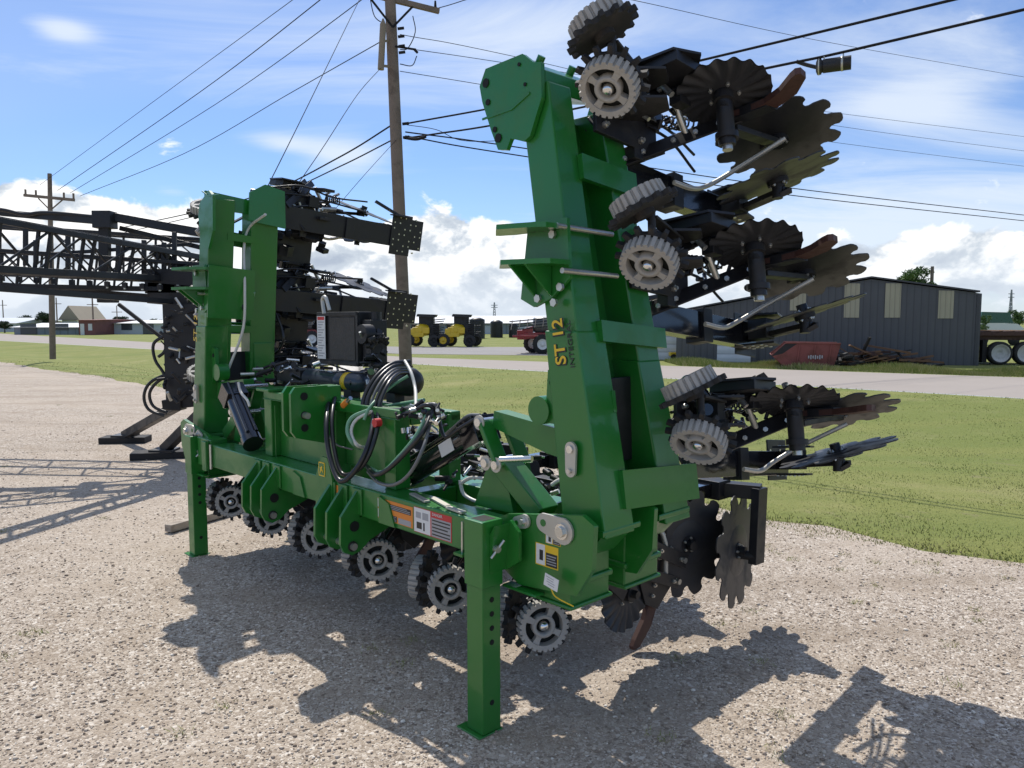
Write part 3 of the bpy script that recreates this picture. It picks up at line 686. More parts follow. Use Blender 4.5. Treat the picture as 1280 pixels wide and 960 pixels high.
# ------------------------------------------------------------ row units
def wheel_mesh():
    m = MB(); n = 26
    # spiked rubber disc behind, cast rim in front. axis +Z is the outer face
    pts = []
    T = 15
    for i in range(T):
        for f_, r_ in ((.0, .132), (.22, .134), (.32, .165), (.60, .167), (.70, .134)):
            t = 2*PI*(i+f_)/T; pts.append((r_*math.cos(t), r_*math.sin(t)))
    m.poly(pts, (0, 0, -.024), (1, 0, 0), (0, 1, 0), .024, 0)
    m.cyl((0, 0, -.06), (0, 0, -.03), .045, n=24, m=0)
    G_ = []
    for i in range(n):
        for f_, r_ in ((0, .119), (.10, .130), (.66, .130), (.76, .119)):
            t = 2*PI*(i+f_)/n; G_.append((r_*math.cos(t), r_*math.sin(t)))
    L = len(G_); ri = .096
    vs = [(a, b, -.012) for a, b in G_]+[(a*.975, b*.975, .052) for a, b in G_]
    inn = []
    for a, b in G_: t = math.atan2(b, a); inn.append((ri*math.cos(t), ri*math.sin(t)))
    vs += [(a, b, .050) for a, b in inn]+[(a*.96, b*.96, .008) for a, b in inn]
    fs = []
    for k in range(3):
        for i in range(L): j = (i+1) % L; fs.append((k*L+i, k*L+j, (k+1)*L+j, (k+1)*L+i))
    m.add(vs, fs, 1); m.cyl((0, 0, .0), (0, 0, .006), .097, n=28, m=3)
    for k in range(4):
        t = PI/4+k*PI/2; u = Vector((math.cos(t), math.sin(t), 0)); v = Vector((-u.y, u.x, 0))
        m.poly([(.040, -.020), (.066, -.013), (.094, -.018), (.094, .018), (.066, .013), (.040, .020)], (0, 0, .028), u, v, .034, 1)
    m.lathe((0, 0, 0), (0, 0, 1), [(.060, .006), (.058, .046), (.040, .046), (.036, .014)], 24, 1)
    m.cyl((0, 0, .004), (0, 0, .015), .038, n=18, m=3)
    m.lathe((0, 0, .012), (0, 0, 1), [(.024, 0), (.024, .032), (.019, .041), (.008, .045), (.0005, .046)], 18, 2)
    return m.mesh('press_wheel', ['rubber', 'rim', 'chrome', 'hole'])
def notched(r, n=12, seed=0):
    m = MB(); pts = []; rr = random.Random(seed)
    for i in range(n):
        for f_, q in ((0.0, .96), (.05, .99), (.15, 1.0), (.30, .995), (.42, .975), (.52, .93), (.58, .865), (.65, .81), (.77, .785), (.87, .81), (.94, .88)):
            t = 2*PI*(i+f_+.07*(q > .9))/n; pts.append((r*q*math.cos(t), r*q*math.sin(t)))
    N_ = len(pts); c = .010
    m.poly(pts, (0, 0, 0), (1, 0, 0), (0, 1, 0), .007, 0)
    m.lathe((0, 0, .0036), (0, 0, 1), [(r*.45, 0), (r*.40, .004), (.05, .005)], 28, 0)
    m.cyl((0, 0, -.03), (0, 0, .012), .058, n=20, m=1); m.cyl((0, 0, -.05), (0, 0, .055), .030, n=16, m=1)
    for k in range(5):
        t = 2*PI*k/5; m.bolt((.043*math.cos(t), .043*math.sin(t), .012), (0, 0, 1), .009, .008, 2); m.bolt((.043*math.cos(t), .043*math.sin(t), -.03), (0, 0, -1), .009, .006, 2)
    return m.mesh('notched_disc', ['disc', 'black', 'bolt'])
def coulter_mesh(r=.235, n=18):
    m = MB(); A = 160; rings = [.99, .92, .84, .74, .62, .50, .36, 0]
    for s_ in (1, -1):
        vs = []
        for q in rings[:-1]:
            for i in range(A):
                t = 2*PI*i/A; amp = .010*max(0, (q-.45)/.55); ph = n*t+q*4
                rr = r*q*(1+(.010*math.sin(ph+1) if q > .9 else 0)); vs.append((rr*math.cos(t), rr*math.sin(t), amp*math.sin(ph)+s_*.003))
        K_ = len(rings)-1; vs.append((0, 0, s_*.003)); f = []
        for k in range(K_-1):
            for i in range(A): j = (i+1) % A; f.append((k*A+i, k*A+j, (k+1)*A+j, (k+1)*A+i))
        f += [((K_-1)*A+i, (K_-1)*A+(i+1) % A, K_*A) for i in range(A)]
        m.add(vs, f, 0, True)
    m.cyl((0, 0, -.05), (0, 0, .05), .050, n=20, m=1); m.cyl((0, 0, -.085), (0, 0, .085), .024, n=14, m=1)
    for k in range(5):
        t = 2*PI*k/5
        for s_ in (1, -1): m.bolt((.075*math.cos(t), .075*math.sin(t), s_*.003), (0, 0, s_), .010, .010, 2)
    return m.mesh('coulter_disc', ['disc', 'black', 'bolt'])
WM = wheel_mesh(); ND = notched(.345, 12, 1); ND2 = notched(.34, 12, 2); ND3 = notched(.37, 12, 3); CM = coulter_mesh()
def sub(name, me, parent, T):
    o = bpy.data.objects.new(name, me); COL.objects.link(o); o.parent = parent; o.matrix_local = T; return o
def axisT(c, n, roll=0):
    n = Vector(n).normalized(); q = n.to_track_quat('Z', 'Y').to_matrix().to_4x4()
    return Matrix.Translation(Vector(c)) @ q @ Matrix.Rotation(roll, 4, 'Z')
def make_unit(mir, tube_l, b_l, wing):
    """local: X lateral (outboard * mir), Y trailing, Z up; origin at the bar centre line"""
    def P(l, t, v): return Vector((l*mir, t, v))
    m = MB()
    # mounting plate under the bar with bolts
    m.box(P(-.06, .70, -.125), (.25, .48, .022), 0)
    for l, t in ((-.14, .52), (.03, .52), (-.14, .80), (.03, .80)): m.bolt(P(l, t, -.136), (0, 0, -1), .018, .016, 1)
    for l in (-.14, .12): m.box(P(l, .95, -.02), (.025, .12, .24), 0)
    # head box and side cheeks
    ck = [(.48, -.14), (.66, -.14), (.74, -.20), (.74, -.36), (.62, -.43), (.52, -.34)]
    m.poly(ck, P(.07, 0, 0), (0, 1, 0), (0, 0, 1), .012); m.poly(ck, P(-.07, 0, 0), (0, 1, 0), (0, 0, 1), .012)
    m.box(P(0, .60, -.24), (.11, .07, .14), 0); m.box(P(0, .86, -.15), (.06, .14, .06), 3)
    m.box(P(.0, .90, -.10), (.10, .10, .10), 0)
    # long parallel arms slanting out to the row cleaner and blades
    for l in (() if wing else (.10, -.10)):
        m.beam(P(l, .86, -.05), P(l, 1.62, -.40), .012, .085, (0, 0, 1)); m.beam(P(l*.9, .86, -.24), P(l*.9, 1.55, -.52), .012, .07, (0, 0, 1))
        for q in (.08, .30, .62, .9): m.bolt(P(l, .86, -.05).lerp(P(l, 1.62, -.40), q)+P(.006*(1 if l > 0 else -1), 0, 0), (mir*(1 if l > 0 else -1), 0, 0), .014, .012, 1)
        for q in (.12, .5, .9): m.bolt(P(l*.9, .86, -.24).lerp(P(l*.9, 1.55, -.52), q)+P(.006*(1 if l > 0 else -1), 0, 0), (mir*(1 if l > 0 else -1), 0, 0), .013, .012, 1)
    if not wing:
        for q in ((.90, -.07), (1.22, -.22), (1.58, -.38), (1.52, -.50), (1.2, -.38)): m.cyl(P(-.12, *q), P(.12, *q), .018, n=12, m=1)
    else:
        # slanting arm plates running out to the coulter and blades
        for dl, dt, k_ in ((0, 0, 1), (.17, -.16, .8)):
            a_ = P(-.25+dl, .72+dt, -.02); b_ = P(.02+dl, .72+.52*k_+dt, -.02-.44*k_)
            m.beam(a_, b_, .014, .085, (1, .2, .6)); m.beam(a_+Vector((0, .02, .07)), b_+Vector((0, .02, .07)), .014, .06, (1, .2, .6))
            for q in (.08, .22, .45, .62, .8, .93):
                c_ = a_.lerp(b_, q); m.bolt(c_+Vector((0, -.010, -.02)), (0, -.9, -.4), .014, .012, 1)
        for q in (.2, .55, .9): a_ = P(-.25, .80, -.02).lerp(P(.02, 1.25, -.45), q); m.cyl(a_, a_+P(.17, -.12, 0), .018, n=10, m=1)
        for q in ((-.20, .80, -.1), (.06, .92, -.3)): m.box(P(*q), (.07, .09, .07), 0)
        m.cyl(P(.06, 1.03, -.48), P(-.20, 1.05, -.48), .042, n=18, m=0); m.cyl(P(-.14, 1.05, -.48), P(-.17, 1.05, -.48), .058, n=18, m=0); m.cyl(P(-.20, 1.05, -.48), P(-.225, 1.05, -.48), .026, n=10, m=1)
        m.poly([(.60, -.14), (.80, -.14), (.88, -.20), (.90, -.42), (.78, -.52), (.64, -.46)], P(.16, 0, 0), (0, 1, 0), (0, 0, 1), .012); m.box(P(.13, .76, -.34), (.05, .22, .26), 0)
        m.beam(P(-.05, 1.2, -.42), P(0, 1.66, -.43), .03, .07)
    # upright carrying the shank: slotted mounting plates
    if not wing: m.poly([(1.18, -.12), (1.50, -.10), (1.62, -.28), (1.58, -.52), (1.40, -.66), (1.28, -.60), (1.20, -.40)], P(.035, 0, 0), (0, 1, 0), (0, 0, 1), .012)
    if not wing: m.poly([(1.24, -.14), (1.46, -.12), (1.52, -.40), (1.38, -.62), (1.26, -.52)], P(-.035, 0, 0), (0, 1, 0), (0, 0, 1), .012)
    for t, v in () if wing else ((1.30, -.22), (1.44, -.20), (1.40, -.34), (1.30, -.42), (1.42, -.48), (1.34, -.56), (1.36, -.50), (1.52, -.30)): m.bolt(P(.041, t, v), (mir, 0, 0), .013, .012, 1); m.bolt(P(-.041, t, v), (-mir, 0, 0), .013, .010, 1)
    # coulter yoke
    if not wing:
      for l in (.085, -.085): m.beam(P(l, .80, -.28), P(l, 1.02, -.47), .012, .07)
      m.cyl(P(0, 1.10, -.12), P(0, 1.12, -.36), .048, n=18, m=0); m.cyl(P(0, 1.10, -.10), P(0, 1.10, -.14), .062, n=18, m=0)
    wl_, wt_ = ((-.03, .22) if mir > 0 else (-.34, .12)) if wing else (0, .30)
    # wheel fork
    for l in (.05, -.05): m.beam(P(l, .62, -.30), P(l*1.6+wl_, wt_+.02, -.42), .014, .055)
    m.cyl(P(wl_-.11, wt_+.02, -.42), P(wl_+.11, wt_+.02, -.42), .018, m=0)
    m.cyl(P(0, .56, -.20), P(0, .42, -.34), .030, n=12, m=3)
    # coil spring and small fittings
    pts = [P(.06*1+.032*math.cos(a), 1.02+.20*a/(2*PI*7), -.07-.09*a/(2*PI*7)+.032*math.sin(a)) for a in np.linspace(0, 2*PI*7, 70)]
    m.tube(pts, .007, 5, 3, cat=False)
    rr = random.Random(3)
    for k in range(22):
        c = P(rr.uniform(-.12, .12), rr.uniform(.5, 1.15), rr.uniform(-.34, -.10)); dd = Vector((rr.uniform(-1, 1), rr.uniform(-1, 1), rr.uniform(-1, 1))).normalized()*rr.uniform(.03, .09)
        m.cyl(c, c+dd, rr.uniform(.008, .018), n=8, m=rr.choice((0, 1, 3, 0, 3)))
    # upper tool bar of the unit with clamp collar and perforated end plate
    tl_ = tube_l
    te_ = 1.80 if wing else 2.04; ts_ = .42 if (wing and mir < 0) else (.74 if wing else .84)
    m.box(P(tl_, (ts_+te_)/2, .0), (.20 if mir < 0 else .15, te_-ts_, .085), 0 if mir < 0 else 3); m.box(P(tl_, 1.24, .0), (.19, .09, .125), 0)
    if wing:
        # perforated bracket plates at the end of the tool bar
        m.box(P(tl_+.02, te_+.03, .052), (.40 if mir < 0 else .26, .24, .010), 0)
        if mir < 0: m.box(P(tl_+.04, te_+.20, .050), (.30, .18, .010), 0); m.box(P(tl_+.20, te_-.02, .085), (.012, .20, .09), 0); m.beam(P(tl_+.20, te_-.05, .10), P(tl_+.30, te_-.28, .0), .02, .05)
        for i in range(6):
            for j in range(7):
                if (i*7+j*5) % 3 and (i < 5 or 0 < j < 6) and (mir < 0 or (i < 3 and 1 < j < 5)):
                    c_ = P(tl_-.14+.055*j, te_-.06+.064*i, 0); m.cyl(c_+Vector((0, 0, .0575)), c_+Vector((0, 0, .059)), .008, n=8, m=1); m.cyl(c_+Vector((0, 0, .047)), c_+Vector((0, 0, .043)), .010, n=8, m=1)
        m.poly([(te_-.16, -.02), (te_+.02, -.02), (te_+.04, -.20), (te_-.10, -.24), (te_-.18, -.14)], P(tl_+.10, 0, 0), (0, 1, 0), (0, 0, 1), .012, 0)
        m.poly([(te_-.16, .04), (te_+.02, .04), (te_+.0, -.20), (te_-.12, -.22)], P(tl_-.07, 0, 0), (0, 1, 0), (0, 0, 1), .012, 0)
        for i in range(3):
            for j in range(3): c_ = P(tl_+.107, te_-.12+.055*i, -.05-.055*j); m.cyl(c_, c_+P(.004, 0, 0), .011, n=8, m=1); c_ = P(tl_-.077, te_-.12+.055*i, -.03-.055*j); m.cyl(c_, c_-P(.004, 0, 0), .011, n=8, m=1)
        m.box(P(tl_+.02, te_-.08, -.12), (.12, .10, .12), 0)
        m.beam(P(tl_-.02, te_-.02, -.02), P(tl_+.0, te_-.12, -.47), .03, .075, (0, 1, 0)); m.cyl(P(b_l-.05, 1.64, -.43), P(b_l+.03, 1.64, -.43), .028, m=0); m.beam(P(tl_+.0, te_-.12, -.47), P(b_l-.03, 1.64, -.43), .03, .06, (0, 0, 1))
    # blade arm: cross piece, drop leg
    v0 = .0
    if not wing: m.beam(P(tl_, 2.00, v0), P(b_l+.10, 2.12, v0), .10, .09)
    if not wing: m.box(P(tl_+.05, 2.0, 0), (.16, .14, .12), 0)
    if not wing: m.beam(P(b_l+.10, 2.10, v0+.03), P(b_l+.10, 2.08, -.46), .055, .11, (0, 1, 0)); m.cyl(P(b_l-.03, 2.02, -.41), P(b_l+.12, 2.06, -.41), .03, m=0)
    m.beam(P(0, 1.60, -.42), P(0, 1.64, -.36), .05, .05)
    if wing and mir < 0:
        for k in range(26):
            c = P(rr.uniform(-.62, -.28), rr.uniform(.35, 1.15), rr.uniform(-.35, -.05)); m.box(c, (rr.uniform(.03, .10), rr.uniform(.04, .16), rr.uniform(.03, .10)), rr.choice((0, 0, 0, 3)), Euler((rr.uniform(-.6, .6), rr.uniform(-.6, .6), 0)).to_matrix())
        for k in range(14):
            c = P(rr.uniform(-.09, .04), rr.uniform(.55, 1.15), rr.uniform(-.2, -.06)); dd = Vector((rr.uniform(-.3, .3), 1, rr.uniform(-.3, .3))).normalized()*rr.uniform(.08, .16); m.cyl(c, c+dd, rr.uniform(.01, .022), n=8, m=rr.choice((0, 1, 3)))
        m.box(P(-.45, .75, -.2), (.30, .5, .03), 0)
    # grease hoses
    for k in range(3):
        m.tube([P(.05-.05*k, .46, -.10), P(.12-.08*k, .75, -.04-.03*k), P(.08-.05*k, 1.1, -.09), P(.10-.1*k, 1.45, -.03)], .009, 6, 0)
    u = m.build('row_unit', ['black', 'bolt', 'chrome', 'blackg'], bar, .003)
    for s_ in (1, -1):
        toe = math.radians((20 if s_ > 0 else 38) if wing else 30)
        n_ = (s_*math.cos(toe)*mir, -math.sin(toe), (-.12 if s_ < 0 else .30) if wing else .06)
        sub('press_wheel', WM, u, axisT(P(wl_+s_*.12, wt_-(.06 if wing and s_ > 0 else 0), -.42), n_, .3*s_))
    sub('coulter_disc', CM, u, axisT(P(.06 if wing else .03, 1.03 if wing else 1.10, -.48), (mir, .22 if wing else .06, .15 if wing else .0), .2))
    # discs are toed and leaned
    if wing:
        sub('notched_disc', ND, u, axisT(P(.03, 1.67, -.43), (mir, .15, .20), .1)); sub('notched_disc', ND2, u, axisT(P(b_l+.06, 1.64, -.43), (mir, -.22, .18), .55))
    else:
        sub('notched_disc', ND2, u, axisT(P(.08, 1.66, -.30), (mir, -.25, .0), .1)); sub('notched_disc', ND3, u, axisT(P(b_l, 2.02, -.385), (mir, .16, .03), .55))
    # rusty curved shank
    m = MB(); pr = [(1.40, -.36), (1.42, -.50), (1.40, -.62), (1.34, -.74), (1.24, -.84), (1.20, -.86)]; pr = [(a-.22, b-.03) for a, b in pr] if wing else pr; pts = []
    L_ = [];
    for i, (a, b) in enumerate(pr):
        a2, b2 = pr[min(i+1, len(pr)-1)]; a1, b1 = pr[max(i-1, 0)]; d = Vector((a2-a1, b2-b1)).normalized(); nn_ = Vector((-d.y, d.x)); wd_ = .045 if i < 4 else (.035 if i < 5 else .012)
        L_.append((a+nn_.x*wd_, b+nn_.y*wd_, a-nn_.x*wd_, b-nn_.y*wd_))
    pts = [(q[0], q[1]) for q in L_]+[(q[2], q[3]) for q in reversed(L_)]
    m.poly(pts, P(0, 0, 0), (0, 1, 0), (0, 0, 1), .030, 0); dt_ = -.22 if wing else 0; m.poly([(1.37+dt_, -.40), (1.45+dt_, -.40), (1.45+dt_, -.66), (1.37+dt_, -.64)], P(0, 0, 0), (0, 1, 0), (0, 0, 1), .045, 1)
    m.build('shank', ['rust', 'black'], u, .004)
    # bright pipe with open end
    m = MB(); m.tube([P(-.30, 1.05, -.16), P(-.31, 1.18, -.19), P(-.26, 1.32, -.20), P(-.18, 1.42, -.30), P(-.05, 1.52, -.55)] if wing else [P(-.10, 1.1, .02), P(-.06, 1.3, .0), P(.06, 1.42, -.2), P(.07, 1.44, -.46)], .013 if wing else .016, 10, 0)
    m.build('bright_pipe', ['zinc'], u)
    return u
UC = make_unit(1, 0.0, .22, False)
UR = make_unit(1, -.27, -.27, True)
UL = make_unit(-1, -.18, -.27, True)
def sag(a): return Matrix.Translation((0, .3, 0)) @ Matrix.Rotation(a, 4, 'Z') @ Matrix.Translation((0, -.3, 0))
GU = 'row units bolted along the toolbar'
cent = [-.02-.725*i for i in range(6)]
for i, x in enumerate(cent):
    u = UC if i == 0 else copy_tree(UC, bar)
    u.matrix_local = Matrix.Translation((x, 0, .90))
for i, z in enumerate((3.08, 2.34, 1.60)):
    u = UR if i == 0 else copy_tree(UR, bar); xx = .40-.14*(z-1.06)
    F_ = Matrix(((-.14, 0, -.99, xx), (0, 1, 0, (.04, .20, .46)[i]), (.99, 0, -.14, z-(0, 0, .07)[i]), (0, 0, 0, 1)))
    u.matrix_local = F_ @ sag(.12)
    u = UL if i == 0 else copy_tree(UL, bar)
    F_ = Matrix(((-.14, 0, .99, 2*XM-xx), (0, 1, 0, .38), (-.99, 0, -.14, z+.04), (0, 0, 0, 1)))
    u.matrix_local = F_ @ sag(-.07)

# ------------------------------------------------------------ power unit, tanks and hoses on the mast
m = MB(); m.bb(-2.70, -2.12, .68, .88, 1.66, 2.06, 0)
m.bb(-2.70, -2.12, .665, .679, 2.03, 2.06, 0); m.bb(-2.70, -2.12, .665, .679, 1.66, 1.69, 0); m.bb(-2.15, -2.12, .665, .679, 1.66, 2.06, 0)
m.bb(-2.52, -2.17, .672, .679, 1.70, 2.02, 2)
m.build('engine_housing', ['black', 'blackg', 'screen'], bar, .008)
m = MB(); m.bb(-2.69, -2.57, .662, .6645, 1.70, 2.03, 0); m.bb(-2.68, -2.58, .6605, .6617, 2.0, 2.025, 1)
for i in range(14): m.bb(-2.675, -2.585-.02*(i % 3), .6605, .6617, 1.98-.02*i, 1.988-.02*i, 2)
m.build('label_plate', ['white', 'red', 'grey'], bar)
rr = random.Random(11); m = MB()
m.bb(-2.11, -2.0, .70, .84, 1.66, 2.0, 0); m.cyl((-2.0, .70, 1.90), (-2.0, .62, 1.90), .07, n=20, m=0); m.cyl((-2.05, .78, 2.0), (-2.05, .78, 2.06), .04, m=0)
for k in range(46):
    c = Vector((rr.uniform(-2.08, -1.86), rr.uniform(.62, .78), rr.uniform(1.52, 1.9))); d = Vector((rr.uniform(-1, 1), rr.uniform(-1, 1), rr.uniform(-1, 1))).normalized()*rr.uniform(.03, .10)
    m.cyl(c, c+d, rr.uniform(.008, .026), n=8, m=rr.choice((0, 0, 0, 1, 2)))
m.build('engine', ['black', 'bolt', 'blackg'], bar, .003)
m = MB(); m.lathe((-2.86, .66, 1.545), (1, 0, 0), [(.0, 0), (.055, .01), (.068, .04), (.068, .48), (.072, .48), (.072, .56), (.068, .56), (.068, .80), (.05, .83), (0, .84)], 24, 0)
m.lathe((-2.86, .66, 1.545), (1, 0, 0), [(.0685, .60), (.0690, .60), (.0690, .66), (.0685, .66)], 24, 1)
m.bb(-2.7, -2.6, .62, .70, 1.43, 1.49, 2); m.bb(-2.25, -2.15, .62, .70, 1.43, 1.49, 2)
m.build('reservoir', ['bluegrey', 'yellow', 'black'], bar)
m = MB(); m.lathe((-1.42, .66, 1.585), (-1, .12, 0), [(.0, 0), (.05, .006), (.085, .03), (.098, .07), (.10, .40), (.05, .46), (0, .47)], 24, 0); m.bb(-1.70, -1.60, .62, .70, 1.436, 1.50, 0)
m.build('air_tank', ['black'], bar)
m = MB()
for k in range(40):
    c = at('y', .22, rr.uniform(500, 560), rr.uniform(505, 545)); d = Vector((rr.uniform(-1, 1), rr.uniform(-1, 1), rr.uniform(-1, 1))).normalized()*rr.uniform(.02, .06)
    m.cyl(c, c+d, rr.uniform(.007, .018), n=8, m=rr.choice((0, 0, 1, 2)))
m.build('valve_block', ['black', 'chrome', 'bolt'], bar)
m = MB()
for k in range(70):
    c = at('y', rr.uniform(.40, .8), rr.uniform(515, 700), rr.uniform(560, 625)); d = Vector((rr.uniform(-1, 1), rr.uniform(-1, 1), rr.uniform(-.6, .6))).normalized()*rr.uniform(.02, .10)
    if c.z > 1.0: m = MB(); m.cyl(c, c+d, rr.uniform(.006, .02), n=8, m=rr.choice((0, 0, 0, 1, 2))); m.build('hose_fitting', ['black', 'chrome', 'bolt', 'hosew'], bar)
for pts in ([(575, 600), (580, 618), (600, 628), (615, 626)], [(575, 605), (590, 597), (615, 600)], [(690, 606), (700, 600), (712, 602)]): m = MB(); m.tube(ats('y', .42, pts), .011, 6, 3); m.build('hose', ['black', 'chrome', 'bolt', 'hosew'], bar)
m = MB()
for k in range(60):
    c = at('y', rr.uniform(.5, .9), rr.uniform(318, 392), rr.uniform(450, 482)); d = Vector((rr.uniform(-1, 1), rr.uniform(-1, 1), rr.uniform(-.6, .6))).normalized()*rr.uniform(.03, .16)
    m.cyl(c, c+d, rr.uniform(.008, .024), n=8, m=rr.choice((0, 0, 0, 1, 2)))
m.bb(-3.25, -2.86, .6, .8, 1.50, 1.60, 0)
m.beam((-3.5, .72, 1.46), (-2.5, .72, 1.44), .06, .07, m=0)
m.build('valve_block', ['black', 'chrome', 'bolt'], bar)
def hose(pts, y, r, mat, ax='y'):
    P = ats(ax, y, pts) if not isinstance(y, (list, tuple)) else [at(ax, yy, *p) for p, yy in zip(pts, y)]
    m = MB(); m.tube(P, r, 8, 0, sub=8); return m.build('hose', [mat], bar)
A1 = [(414, 486), (408, 524), (411, 565), (425, 601), (447, 584), (463, 547), (468, 508)]
hose(A1, [.3, .06, .0, -.03, .02, .1, .25], .016, 'hose'); hose([(a+7, b-3) if i != 3 else (a+4, b-8) for i, (a, b) in enumerate(A1)], [.3, .10, .04, .02, .05, .12, .26], .014, 'hose')
hose([(416, 486), (409, 535), (420, 555), (441, 562)], [.3, .1, .1, .15], .005, 'hoseg')
for k, (mt, r) in enumerate((('hose', .015), ('hose', .015), ('hoseg', .010), ('hose', .013), ('hose', .013))):
    o = k*5; hose([(452+o, 520), (456+o, 495+o*.3), (470+o*.8, 471+o*.4), (490+o*.4, 455+o*.6), (512, 452+o*.7)], [.2, .25, .35, .5, .65], r, mt)
hose([(506, 451), (514, 466), (519, 486), (520, 507)], [.6, .55, .5, .35], .011, 'hosew')
hose([(510, 470), (488, 484), (464, 507), (455, 525)], [.5, .4, .2, .15], .010, 'hosegr')
hose([(462, 512), (440, 522), (434, 538), (440, 553), (450, 561)], [.2, .12, .08, .08, .15], .012, 'hosegr')
hose([(470, 512), (446, 524), (439, 540), (446, 556), (458, 560)], [.22, .14, .10, .10, .18], .011, 'hosew')
hose([(541, 512), (528, 541), (505, 568), (483, 588), (468, 593), (458, 582)], [.25, .12, .08, .05, .05, .15], .014, 'hose')
hose([(536, 514), (520, 545), (498, 572), (478, 590), (462, 585)], [.25, .14, .10, .07, .16], .012, 'hosegr')
hose([(540, 520), (529, 560), (512, 592), (492, 606), (473, 603), (460, 590)], [.25, .08, .04, .04, .06, .15], .010, 'hoseg')
hose([(468, 513), (490, 517), (511, 516), (530, 507), (541, 509), (546, 520)], [.22, .22, .22, .22, .25, .28], .013, 'hose')
hose([(470, 509), (495, 512), (520, 508), (545, 506), (549, 522)], [.24, .24, .24, .26, .3], .011, 'hoseg')
hose([(444, 505), (470, 509), (500, 505), (530, 500)], .4, .012, 'hosegr')
hose([(548, 520), (556, 546), (575, 535), (600, 520)], [.28, .24, .26, .3], .011, 'hose')
hose([(600, 519), (585, 520), (570, 532), (555, 545)], .32, .010, 'hoseg')
m = MB(); p = at('y', .2, 429, 507); m.cyl(p, p+Vector((.05, 0, .03)), .02, m=0); m.cyl(p+Vector((.05, 0, .03)), p+Vector((.09, 0, .055)), .014, m=2); m.build('hose_coupler', ['orange', 'red', 'chrome'], bar); m = MB(); p = at('y', .17, 475, 528); m.cyl(p, p+Vector((0, -.04, 0)), .026, m=1)
m.build('hose_coupler', ['orange', 'red', 'chrome'], bar)
# hoses clipped to the left wing
hose([(332, 268), (312, 284), (305, 310), (306, 360), (304, 410), (288, 455), (277, 480)], [.62, .6, .55, .5, .48, .4, .35], .011, 'hosew')
hose([(318, 365), (314, 380), (308, 392)], .6, .011, 'hosegr')
hose([(300, 340), (303, 380), (306, 395), (298, 430), (284, 462)], .5, .010, 'hose')
hose([(345, 392), (352, 410), (354, 425), (350, 436), (344, 442)], .9, .012, 'hose')
hose([(298, 478), (301, 490), (309, 500), (312, 508)], [.12]*4, .010, 'hosew')
hose([(300, 520), (303, 538), (318, 550), (334, 548)], .3, .010, 'hoseg')
hose([(405, 392), (403, 375), (407, 372), (412, 388)], .6, .014, 'zinc')
# coil of cable beside the right stand
m = MB()
for k in range(2): m.tube([Vector((.02+(.095-.012*k)*math.cos(a), .112+.008*k, .90+(.095-.012*k)*math.sin(a))) for a in np.linspace(-.6, 4.6, 22)], .0075, 6, 0, cat=False)
m.tube([(-.03, .10, .98), (-.07, .03, .95), (-.08, .02, .90)], .006, 6, 0)
m.build('cable_coil', ['hose'], bar)
# paper manual tube under the lower link: bright straps on the beam top
m = MB()
for a, b in (((515, 617), (534, 627)), ((540, 622), (560, 633)), ((560, 634), (580, 641))):
    p, q = at('z', 1.004, *a), at('z', 1.004, *b); m.beam(p, q, .035, .012)
m.build('strap_plate', ['zinc'], bar, .002)

# ------------------------------------------------------------ sprayer boom on its stand, at the left
boom = empty('spray_boom', (-4.9, 11.3, 0), 0, 'long black lattice boom on a stand with two splayed legs, behind the left wing', 'boom')
bo = Vector((-4.9, 11.3, 0))
def WB(px, py, D): return WP(px, py, D)-bo
def lattice(name, TL, TR, BL, BR, n, wid, r=.03, dsh=False, extra=()):
    """box lattice between four corner points (world-local), second plane offset backwards by wid"""
    m = MB(); off = Vector((.15, 1, 0)).normalized()*wid
    for o_ in (Vector((0, 0, 0)), off):
        m.beam(TL+o_, TR+o_, r*1.5, r*1.8); m.beam(BL+o_, BR+o_, r*1.9, r*2.3)
        for i in range(n+1):
            t = i/n; a = TL.lerp(TR, t)+o_; b = BL.lerp(BR, t)+o_; m.beam(a, b, r, r, (1, 0, 0))
            if i < n: m.beam(b if i % 2 else a, (TL.lerp(TR, t+1/n) if i % 2 else BL.lerp(BR, t+1/n))+o_, r*.7, r*.7)
    for i in range(n+1):
        t = i/n
        for U_, V_ in ((TL, TR), (BL, BR)): m.beam(U_.lerp(V_, t), U_.lerp(V_, t)+off, r*.8, r*.8)
        if i < n: m.beam(BL.lerp(BR, t), BL.lerp(BR, t+1/n)+off, r*.6, r*.6)
    return m
def DD(px): return 8.6+(px/240.)*2.6
m = lattice('', WB(-260, 228, 6.6), WB(250, 322, 11.4), WB(-260, 322, 6.6), WB(240, 350, 11.4), 8, .55, .036)
m.beam(WB(-260, 340, 6.6), WB(250, 380, 11.3), .07, .07); 
m.build('near_boom_section', ['black'], boom, .004)
m = lattice('', WB(-300, 262, 13.0), WB(262, 300, 11.9), WB(-300, 330, 13.0), WB(262, 352, 11.9), 9, .5, .03)
m.build('far_boom_section', ['black'], boom, .004)
m = lattice('', WB(-260, 296, 9.0), WB(255, 330, 11.0), WB(-260, 352, 9.0), WB(250, 362, 11.0), 10, .4, .026)
m.build('middle_boom_section', ['black'], boom, .004)
m = MB()
m.beam(WB(128, 269, 11.2), WB(262, 293, 11.5), .12, .12); m.beam(WB(0, 266, 11.6), WB(128, 277, 11.3), .09, .09); m.beam(WB(150, 285, 11.5), WB(262, 312, 11.7), .07, .07)
m.box(WB(131, 275, 11.15), (.26, .22, .24)); m.beam(WB(131, 284, 11.15), WB(131, 345, 11.2), .10, .14, (1, 0, 0))
for x, y0, y1 in ((32, 285, 332), (85, 292, 338), (180, 300, 348), (205, 303, 350), (218, 290, 352), (45, 300, 330), (148, 305, 345)): m.beam(WB(x, y0, 11.0), WB(x, y1, 11.0), .045, .06, (1, 0, 0))
